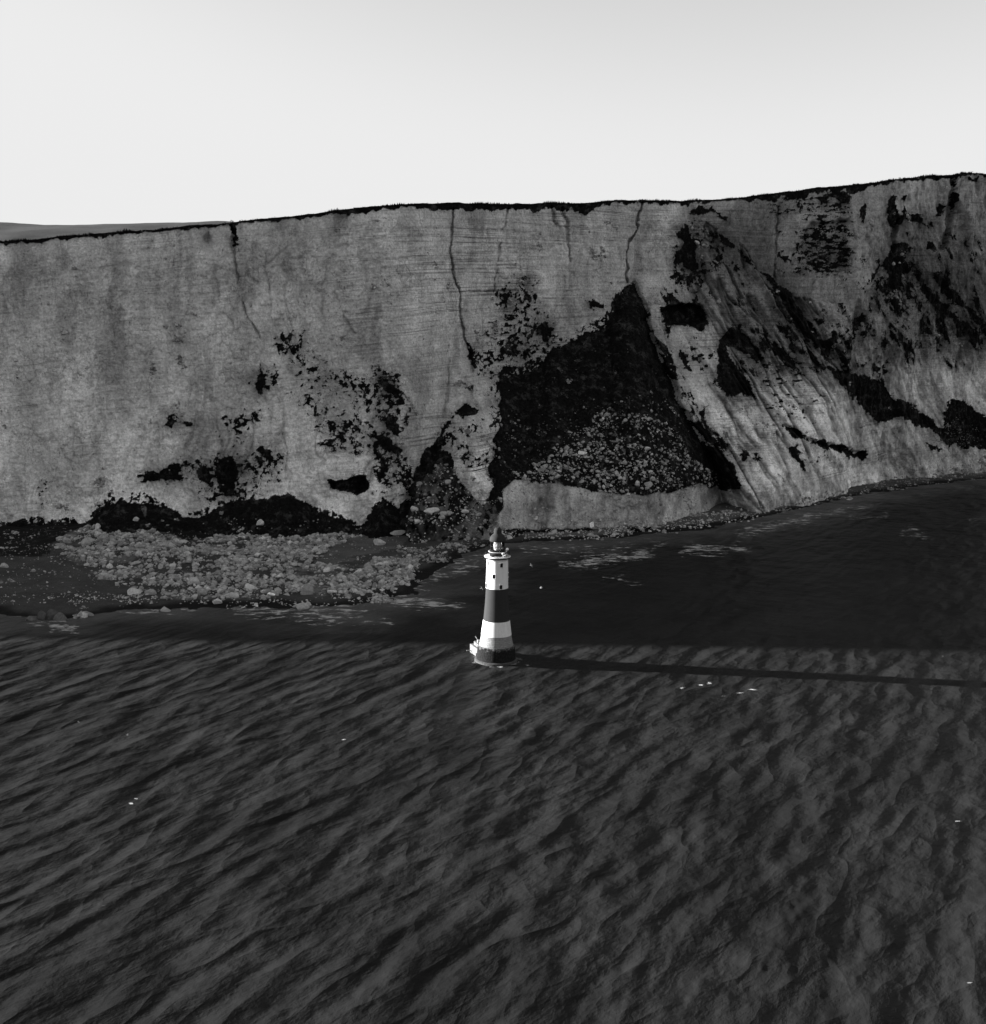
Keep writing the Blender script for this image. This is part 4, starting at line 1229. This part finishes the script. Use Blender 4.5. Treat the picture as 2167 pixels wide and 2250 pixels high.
UNIQ = [  # (photo px), half size (m), tone, label
    (d_([(1115, 868)])[0], (2.9, 1.8, 1.7), .95, 'square near-white chalk block lying on the dark scree bowl above the lighthouse'),
    (r6([(828, 898)])[0], (4.0, 2.6, 2.4), .62, 'large smooth almond-shaped boulder alone on the dark sand patch left of the lighthouse lantern'),
    (r7([(612, 778)])[0], (1.6, 1.4, 2.4), .85, 'upright white boulder at the foot of the pale apron, right of the lighthouse'),
    (r7([(522, 790)])[0], (2.2, 1.7, 1.8), .52, 'rounded grey boulder just left of the upright white boulder'),
    (r7([(355, 820)])[0], (2.6, 1.7, 1.5), .48, 'flattish grey boulder on the dark shingle right of the lighthouse lantern'),
    (r7([(57, 855)])[0], (2.2, 1.6, 1.3), .60, 'round pale boulder immediately right of the lighthouse dome'),
    (r7([(600, 842)])[0], (2.6, 1.6, 1.5), .45, 'grey boulder below the upright white boulder at the water edge'),
    (r7([(918, 500)])[0], (1.7, 1.3, 2.2), .62, 'tall pale block on the crest of the pale apron'),
    (r7([(985, 510)])[0], (2.8, 1.9, 2.2), .42, 'grey boulder beside the tall pale block on the apron crest'),
    (r6([(1180, 690)])[0], (4.4, 2.4, 2.3), .66, 'long pale slab in the rockfall below the small buttress'),
    (r6([(1405, 690)])[0], (2.6, 1.8, 1.7), .72, 'pale wedge boulder right of the long slab in the rockfall'),
    (r6([(1085, 755)])[0], (2.4, 1.8, 1.7), .66, 'rounded pale boulder below the long slab in the rockfall'),
    (r6([(1070, 670)])[0], (2.4, 1.6, 2.1), .5, 'grey boulder left of the long slab in the rockfall'),
    (r6([(1300, 700)])[0], (2.4, 1.8, 2.1), .45, 'dull grey boulder between the long slab and the pale wedge boulder'),
    (r6([(940, 835)])[0], (5.2, 2.2, 1.8), .42, 'broad low grey boulder where the rockfall meets the sand patch'),
    (r6([(340, 1225)])[0], (3.2, 2.2, 3.2), .36, 'tall pointed grey boulder on the wet foreshore left of the lighthouse'),
    (r6([(310, 1330)])[0], (3.2, 2.2, 2.3), .42, 'grey boulder standing in shallow water below the pointed boulder'),
    (r6([(670, 1240)])[0], (1.8, 1.5, 2.1), .6, 'upright pale boulder near the right end of the foreshore rocks'),
    (r6([(905, 1290)])[0], (1.9, 1.4, 1.5), .38, 'lone grey boulder in shallow water at the right end of the foreshore'),
    (r6([(520, 1225)])[0], (2.4, 1.8, 1.2), .7, 'pale flat-topped boulder beside the pointed boulder on the foreshore'),
    (r6([(115, 1240)])[0], (2.6, 1.6, 1.1), .85, 'long white boulder on black wet ground left of the pointed boulder'),
    (r6([(40, 765)])[0], (2.6, 2.0, 2.2), .62, 'triangular pale boulder alone in the dark undercut at the cliff foot'),
    (r5([(918, 430)])[0], (2.0, 1.6, 1.8), .55, 'rounded boulder at the crest of the left rockfall heap beside the dark undercut'),
    (r5([(660, 492)])[0], (2.0, 1.7, 2.5), .62, 'upright boulder near the top of the left rockfall heap'),
    (r5([(655, 530)])[0], (2.3, 1.7, 1.5), .7, 'rounded pale boulder touching the upright one near the heap top'),
    (r5([(575, 605)])[0], (2.2, 1.7, 2.8), .5, 'tall grey boulder on the left flank of the rockfall heap'),
    (r5([(1075, 752)])[0], (2.7, 1.9, 2.0), .55, 'big tilted boulder in the middle of the rockfall heap'),
    (r5([(1120, 785)])[0], (2.0, 1.5, 1.2), .85, 'white-faced boulder just below the big tilted boulder'),
    (r5([(1303, 862)])[0], (2.8, 2.1, 2.2), .5, 'large round grey boulder low on the rockfall heap'),
    (r5([(895, 930)])[0], (3.4, 2.4, 2.3), .72, 'large pale pyramid boulder at the lower left edge of the rockfall heap'),
    (r5([(1350, 930)])[0], (3.0, 2.0, 2.6), .36, 'large dark grey boulder on the heap edge above the water'),
    (r5([(1560, 950)])[0], (3.2, 2.0, 1.6), .72, 'long pale boulder at the water edge of the heap'),
    (r5([(1690, 895)])[0], (3.6, 2.0, 1.5), .75, 'broad pale boulder beside the black pool at the heap edge'),
    (r5([(1455, 985)])[0], (2.6, 1.8, 1.5), .6, 'low pale boulder half in the water below the heap'),
    (r5([(1110, 1050)])[0], (2.4, 1.6, 2.0), .40, 'grey boulder in the surf below the left rockfall heap'),
    (r5([(345, 1090)])[0], (2.6, 1.8, 3.2), .12, 'dark upright rock in the middle of the far left surf'),
    (r5([(285, 1100)])[0], (2.0, 1.6, 2.6), .12, 'dark rock left of the upright one in the far left surf'),
    (r5([(408, 1105)])[0], (2.4, 1.8, 2.6), .13, 'blocky dark rock right of the upright one in the far left surf'),
    (r5([(215, 1110)])[0], (2.2, 1.5, 1.4), .13, 'low dark rock at the left end of the far left surf rocks'),
    (r5([(600, 1075)])[0], (2.4, 1.5, 1.4), .28, 'small dark rock awash between the surf rocks and the heap'),
    (r5([(30, 745)])[0], (2.2, 1.6, 1.8), .52, 'pale boulder at the left frame edge on the dark shingle'),
]
nr_ = 0
for (px, py), s, tn, lab in UNIQ:
    p = surf_at(px, py)
    if p is None:
        q = at_z(px, py, 0); p = Vector((q[0], q[1], -.5))
    me = rock_mesh(500 + nr_, 3, tone=min(.85, tn * (.8 if tn < .8 else 1.0)))
    s = (s[0] * 1.0, s[1] * .95, s[2] * .95)
    add_rock(me, (p.x, p.y, p.z + s[2] * (.35 if not ('big tilted' in lab or 'near the right end' in lab) else .8)), s, lab, rz=random.uniform(-.3, .3))
    nr_ += 1

WHERE = {'boulders of the wide rockfall heap': 'the wide rockfall heap', 'boulders of the rockfall below the small buttress': 'the central rockfall',
         'boulders on the dark scree bowl': 'the dark scree bowl', 'boulders on the narrow shore': 'the shore below the apron',
         'boulders on the right hand shore': 'the far dark shore', 'boulders at the water edge': 'the heap water edge',
         'boulders in the dark undercut': 'the dark undercut', 'boulders awash before the foreshore': 'the shallows before the heap',
         'shrubs on the lower left cliff wall': 'the lower plain wall', 'shrubs left of the black gully': 'the wall beside the black gully',
         'shrubs on the small pale buttress': 'the small pale buttress', 'shrubs on the central cliff wall': 'the wall above the dark bowl',
         'shrubs on the pale slope right of the bowl': 'the pale slope beside the bowl', 'shrubs on the layered pale slope': 'the layered pale slope',
         'shrubs on the far right hand slope': 'the slope beyond the diagonal gully'}
AREAS = [
    (d_([(0, 1015), (300, 1000), (700, 1010), (800, 1030), (790, 1100), (740, 1152), (0, 1160)]), 2600, 0, (.22, 1.0), (1, 1), .40, '', '', 'b'),
    (APRON, 1100, 0, (.2, 1.2), (1, 1), .45, '', '', 'c'),
    (d_([(940, 800), (1060, 800), (1260, 740), (1330, 860), (1400, 940), (1000, 940), (950, 900)]), 700, 0, (.3, 1.3), (1, 1), .30, '', '', 'c'),
    # outline, n small, n individual, size range small, size range big, tone, label, group, use cliff too
    (RUB_A, 15000, 118, (.28, 2.3), (1.3, 3.4), .50, 'pale chalk boulder lying in the wide rockfall heap below the left cliff', 'boulders of the wide rockfall heap', 'b'),
    (ROCKS_B, 1200, 44, (.5, 1.2), (1.3, 2.6), .56, 'pale chalk boulder in the rockfall below the small central buttress', 'boulders of the rockfall below the small buttress', 'cb'),
    (SCREE, 2900, 40, (.4, 2.0), (1.3, 2.3), .52, 'grey boulder on the dark scree bowl between the cliff buttresses', 'boulders on the dark scree bowl', 'c'),
    (d_([(960, 1000), (1100, 985), (1300, 990), (1400, 970), (1490, 965), (1480, 990), (1400, 1002), (1300, 1016), (1130, 1032), (1000, 1036), (940, 1030)]), 3000, 24, (.4, 1.4), (1.2, 2.2), .62,
     'grey boulder on the narrow shore below the pale apron right of the lighthouse', 'boulders on the narrow shore', 'bc'),
    (d_([(1490, 965), (1640, 935), (1720, 905), (1888, 885), (1888, 912), (1720, 934), (1600, 955), (1490, 985)]), 3600, 12, (.3, 1.4), (1.0, 1.7), .34,
     'small grey boulder on the dark shore at the foot of the right hand slopes', 'boulders on the right hand shore', 'bc'),
    (d_([(0, 1138), (280, 1140), (300, 1154), (0, 1152)]), 1500, 0, (.25, .6), (.8, 1), .8, '', '', 'b'),
    (d_([(240, 1145), (420, 1148), (560, 1142), (740, 1140), (745, 1152), (680, 1160), (420, 1162), (260, 1160)]), 900, 14, (.4, .9), (1.0, 2.0), .6,
     'pale boulder at the water edge in front of the wide rockfall heap', 'boulders at the water edge', 'b'),
    (d_([(0, 1030), (60, 1035), (110, 1045), (90, 1068), (0, 1075)]), 700, 0, (.3, .8), (.8, 1), .35, '', '', 'bc'),
    (d_([(420, 985), (560, 985), (690, 1005), (760, 1010), (700, 1016), (560, 1012), (440, 1015)]), 500, 6, (.4, .8), (1.0, 1.6), .45,
     'pale boulder in the dark undercut at the foot of the left cliff', 'boulders in the dark undercut', 'bc'),
    (d_([(1780, 840), (1830, 800), (1888, 820), (1888, 880), (1800, 875)]), 900, 0, (.4, .9), (1, 1.5), .3, '', '', 'c'),
    (d_([(960, 700), (1200, 640), (1240, 740), (1300, 840), (1000, 900), (960, 860)]), 150, 0, (.35, .9), (1, 1.5), .24, '', '', 'c'),
    (d_([(740, 1060), (820, 1050), (900, 1030), (985, 1026), (960, 1042), (900, 1054), (800, 1100), (760, 1120)]), 1900, 0, (.3, 1.7), (1, 1.5), .36, '', '', 'b'),
    (d_([(560, 1150), (740, 1150), (760, 1172), (620, 1172)]), 120, 6, (.4, .9), (1.0, 1.8), .30,
     'dark boulder awash in the shallow water before the foreshore', 'boulders awash before the foreshore', 'b'),
]
ROCKLIB = [rock_mesh(900 + i, 2, tone=.34, squash=(1, random.uniform(.7, 1), random.uniform(.55, .9))) for i in range(10)] + \
          [rock_mesh(930 + i, 2, tone=.44, squash=(1, random.uniform(.7, 1), random.uniform(.5, .85))) for i in range(6)] + \
          [rock_mesh(950 + i, 2, tone=.24, squash=(1, random.uniform(.7, 1), random.uniform(.6, .9))) for i in range(6)]
# unit low poly rocks for the rubble mass
bmu = bmesh.new(); bmesh.ops.create_icosphere(bmu, subdivisions=1, radius=1)
UV = np.array([v.co[:] for v in bmu.verts]); UF = np.array([[v.index for v in f.verts] for f in bmu.faces]); bmu.free()
LIB = []
for k in range(24):
    r = np.random.default_rng(300 + k)
    V = UV * (1 + .18 * r.normal(size=(len(UV), 1)))
    for _ in range(9):
        n_ = r.normal(size=3); n_ /= np.linalg.norm(n_); d = r.uniform(.38, .8)
        kk = V @ n_; V = V - np.outer(np.clip(kk - d, 0, None), n_)
    LIB.append(V * np.array([1, r.uniform(.65, 1), r.uniform(.5, .9)]))
SV, SF, ST = [], [], []; off = 0
sx0, sx1 = X.min(), X.max()
for pg, nS, nB, sS, sB, tn, lab, grp, src in AREAS:
    cand = []
    for P, qx, qy, key in ((bP, bqx, bqy, 'b'), (cP, cpx, cpy, 'c')):
        if key in src:
            sd = sdf_poly(qx, qy, pg, 10)
            # ragged, clumpy coverage
            cl = fbm(P[:, 0] * .09, (P[:, 1] + P[:, 2]) * .09, 201, 3)
            j = np.where(sd + 9 * cl + 6 * fbm(P[:, 0] * .3, (P[:, 1] + P[:, 2]) * .3, 202, 3) > 1)[0]
            cand.append(P[j])
    cand = np.concatenate(cand)
    if not len(cand): continue
    w = .12 + np.clip(fbm(cand[:, 0] * .12, cand[:, 1] * .12 + cand[:, 2] * .12, 203, 3) + .5, 0, 1.5)
    w /= w.sum()
    for i in RNG.choice(len(cand), nS, p=w):
        p = cand[i] + np.array([RNG.uniform(-.5, .5), RNG.uniform(-.5, .5), 0])
        s = sS[0] + (sS[1] - sS[0]) * RNG.random() ** 3.6
        a = RNG.uniform(0, 6.28); c, n_ = math.cos(a), math.sin(a)
        V = LIB[RNG.integers(24)] * s
        V = V @ np.array([[c, n_, 0], [-n_, c, 0], [0, 0, 1]])
        SV.append(V + p + np.array([0, 0, s * RNG.uniform(-.2, .3)])); SF.append(UF + off); off += len(UV)
        ST.append(np.full(len(UV), np.clip(tn * .72 * RNG.lognormal(0, .28), .04, .75)))
    mine = []
    for _ in range(nB):
        p = cand[RNG.choice(len(cand), p=w)]
        s = sB[0] + (sB[1] - sB[0]) * random.random() ** 1.8
        lib = ROCKLIB if tn > .4 else ROCKLIB[:10] + ROCKLIB[16:]
        mine.append(add_rock(random.choice(lib), (p[0], p[1], p[2] + s * .2), (s, s * random.uniform(.7, 1), s * random.uniform(.7, 1.05)), lab, grp))
    place_words(mine, 'boulder', WHERE.get(grp, ''), shade)
rub_o = np_mesh('rubble', np.concatenate(SV), np.concatenate(SF), M_ROCK, False, dict(tone=np.concatenate(ST)))
tag(rub_o, 'mass of small broken chalk rubble covering the shore and scree', 'rubble', kind='stuff')

# ------------------------------------------------------------------ undergrowth and shrubs
def leaf_cloud(n, rad, seed, flat=.7):
    r = np.random.default_rng(seed)
    c = r.normal(size=(n, 3)); c /= np.linalg.norm(c, axis=1)[:, None]
    c *= rad * r.uniform(.35, 1.0, (n, 1)) ** .6
    c[:, 2] *= flat
    lump = np.array([mnoise.noise(Vector(q) * (1.6 / rad)) for q in c])
    c *= (1 + .35 * lump)[:, None]
    u = r.normal(size=(n, 3)); v = r.normal(size=(n, 3))
    u /= np.linalg.norm(u, axis=1)[:, None]; v /= np.linalg.norm(v, axis=1)[:, None]
    s = rad * .16
    V = np.stack([c + u * s, c + v * s, c - u * s * .9 + v * s * .3], 1).reshape(-1, 3)
    return V, np.arange(n * 3).reshape(-1, 3)


SHR = []
for k in range(6):
    V, Fq = leaf_cloud(150, 1.0, 700 + k, .75)
    me = bpy.data.meshes.new('shrub'); me.from_pydata(V.tolist(), [], Fq.tolist()); me.materials.append(M_SHRUB)
    SHR.append(me)


def add_shrub(loc, s, label, group=None):
    o = bpy.data.objects.new('shrub', random.choice(SHR)); COL.objects.link(o)
    o.location = loc; o.scale = (s * random.uniform(.85, 1.25), s * .8, s * random.uniform(.75, 1.1)); o.rotation_euler = (0, 0, random.uniform(0, 6))
    return tag(o, label, 'shrub', group)


cveg = veg[tt > .005].reshape(-1); vis = (cpx > 0) & (cpx < PW)
SHZ = [
    (d_([(250, 770), (520, 690), (540, 860), (470, 960), (300, 930), (70, 1000), (60, 920), (240, 900)]), 40, (.5, 1.2), 'small dark shrub rooted on the lower left cliff wall above the rockfall heap', 'shrubs on the lower left cliff wall'),
    (d_([(525, 625), (640, 690), (770, 700), (790, 880), (700, 960), (620, 880), (540, 720)]), 44, (.7, 1.6), 'dark shrub in the plant clusters on the cliff wall left of the black gully', 'shrubs left of the black gully'),
    (d_([(870, 800), (940, 780), (950, 900), (880, 880)]), 16, (.6, 1.3), 'dark shrub on the small pale buttress above the lighthouse', 'shrubs on the small pale buttress'),
    (d_([(890, 700), (950, 540), (1060, 560), (1090, 640), (1000, 710), (930, 760)]), 45, (.6, 1.4), 'dark shrub on the central cliff wall above the dark bowl', 'shrubs on the central cliff wall'),
    (d_([(1240, 660), (1300, 640), (1420, 900), (1400, 930), (1300, 840)]), 30, (.6, 1.4), 'dark shrub on the pale slope right of the dark bowl', 'shrubs on the pale slope right of the bowl'),
    (d_([(1450, 760), (1650, 780), (1690, 920), (1560, 930), (1480, 880)]), 22, (.5, 1.1), 'small dark shrub on the layered pale slope at the right', 'shrubs on the layered pale slope'),
    (d_([(1600, 680), (1700, 720), (1888, 740), (1888, 800), (1700, 800)]), 28, (.6, 1.4), 'dark shrub on the far right hand slope', 'shrubs on the far right hand slope'),
]
for pg, n, (a, b), lab, grp in SHZ:
    sd = sdf_poly(cpx, cpy, pg, 5)
    j = np.where((sd > 0) & (cveg > .45) & (cveg < .95))[0]
    if len(j) < 5: continue
    mine = []
    for i in RNG.choice(j, min(n, len(j)), replace=False):
        p = cP[i]
        mine.append(add_shrub((p[0], p[1] - .2, p[2]), a + (b - a) * random.random() ** 1.5, lab, grp))
    place_words(mine, 'dark shrub', WHERE[grp])
for (px, py), s, lab in ((d_([(443, 426)])[0], 1.1, 'tiny dark bush on the cliff edge above the black slit in the left wall'),
                         (r4([(1423, 108)])[0], .9, 'lone tiny bush on the clifftop skyline at the right'),
                         (d_([(408, 748)])[0], .7, 'single dark shrub alone high on the plain left cliff wall')):
    d = np.hypot(cpx - px, cpy - py); i = np.argmin(d)
    add_shrub((cP[i, 0], cP[i, 1] + .2, cP[i, 2] + (.9 if py < 600 else 0)), s, lab)

# rough undergrowth over every vegetated slope
jv = np.where((cveg > .6) & (cpx > -60) & (cpx < PW + 60))[0]
pick = RNG.choice(jv, min(26000, len(jv)), replace=False)
c = cP[pick]; n = len(c); r = RNG
u = r.normal(size=(n, 3)); v = r.normal(size=(n, 3)); u /= np.linalg.norm(u, axis=1)[:, None]; v /= np.linalg.norm(v, axis=1)[:, None]
s = r.uniform(.25, .75, (n, 1)); c = c + np.stack([r.uniform(-.3, .3, n), r.uniform(-.7, 0, n), r.uniform(-.2, .3, n)], 1)
V = np.stack([c + u * s, c + v * s, c - u * s * .8 + v * s * .2], 1).reshape(-1, 3)
ug = np_mesh('undergrowth', V, np.arange(n * 3).reshape(-1, 3), M_SHRUB, False)
tag(ug, 'dark ground cover and grass clinging to the cliff slopes', 'undergrowth', kind='stuff')
# turf fringe along the edge
e = np.where((xs > -330) & (xs < 430))[0]
ii = RNG.choice(e, 9000)
c = np.stack([xs[ii] + RNG.uniform(-.3, .3, 9000), Y[-1, ii] + RNG.uniform(-.6, 1.2, 9000), Z[-1, ii] - RNG.uniform(0, .9, 9000)], 1)
n = len(c); h = RNG.uniform(.3, .95, n) * (1 + np.clip(fbm(c[:, 0] * .1, c[:, 0] * 0, 211, 3), -.6, 1.4))
dx = RNG.normal(0, .25, n)
V = np.stack([c + np.array([-.3, 0, 0]), c + np.array([.3, 0, 0]), c + np.stack([dx, dx * .3, h], 1)], 1).reshape(-1, 3)
gf = np_mesh('grass', V, np.arange(n * 3).reshape(-1, 3), M_SHRUB, False)
tag(gf, 'fringe of rough grass along the cliff edge', 'grass', kind='stuff')

# ------------------------------------------------------------------ gulls
M_GULL = simple_mat('white_feathers', .5, .7, .05, 5, 0)
M_GWING = simple_mat('grey_feathers', .3, .7, .1, 5, 0)
M_BEAK = simple_mat('beak', .3, .5, .05, 5, 0)


def gull(px, py, Yd, heading, bank, label, up=.35):
    t = bpy.data.objects.new('gull', None); COL.objects.link(t)
    p = at_y(px, py, Yd); t.location = p
    t.rotation_euler = (bank, 0, heading); t.scale = (1.0,) * 3
    tag(t, label, 'gull', 'gulls flying over the sea')
    bm = bmesh.new()
    prof = [(-.30, .02, 0), (-.26, .05, 0), (-.15, .085, 0), (0, .10, 0), (.13, .08, 0), (.2, .055, .02), (.26, .058, .035), (.31, .04, .035), (.335, .012, .03)]
    rings = [[bm.verts.new((x, r_ * math.cos(k * math.pi / 5), z + r_ * .9 * math.sin(k * math.pi / 5))) for k in range(10)] for x, r_, z in prof]
    for a, b in zip(rings, rings[1:]):
        for k in range(10): bm.faces.new((a[k], a[(k + 1) % 10], b[(k + 1) % 10], b[k]))
    bm.faces.new(rings[0]); bm.faces.new(rings[-1])
    bm_obj('body', bm, M_GULL, t, True)
    bm = bmesh.new(); bmesh.ops.create_cone(bm, segments=6, radius1=.014, radius2=.002, depth=.07, cap_ends=True,
                                            matrix=Matrix.Translation((.365, 0, .025)) @ Matrix.Rotation(math.pi / 2, 4, 'Y'))
    bm_obj('beak', bm, M_BEAK, t)
    bm = bmesh.new()
    a = [bm.verts.new(q) for q in ((-.22, -.03, .01), (-.22, .03, .01), (-.44, .10, .0), (-.46, 0, 0), (-.44, -.10, 0))]
    f = bm.faces.new(a); bmesh.ops.solidify(bm, geom=[f], thickness=.012)
    bm_obj('tail', bm, M_GULL, t)
    for sgn in (-1, 1):
        st_ = [(.14, -.10, 0, 0), (.17, -.10, .22, .10), (.15, -.08, .42, .16), (.06, -.07, .62, .12), (-.09, -.12, .86, .03)]
        bm = bmesh.new(); top = []; 
        for x0, x1, yy, zz in st_:
            top.append([bm.verts.new((x0, sgn * yy, zz * up / .35)), bm.verts.new(((x0 + x1) / 2, sgn * yy, zz * up / .35 + .02)), bm.verts.new((x1, sgn * yy, zz * up / .35))])
        fs = []
        for a, b in zip(top, top[1:]):
            for k in range(2): fs.append(bm.faces.new((a[k], a[k + 1], b[k + 1], b[k])))
        bmesh.ops.solidify(bm, geom=fs, thickness=.012)
        bm_obj('wing', bm, M_GWING, t, True)


gull(1189, 1292, 300, math.radians(160), .3, 'white gull with raised wings flying over dark water right of the lighthouse', .9)
gull(1167, 1242, 330, math.radians(200), -.5, 'white gull banking over dark water just right of the lighthouse top')
gull(1058, 1293, 320, math.radians(30), .5, 'white gull flying left of the lighthouse beside its dark band', .6)
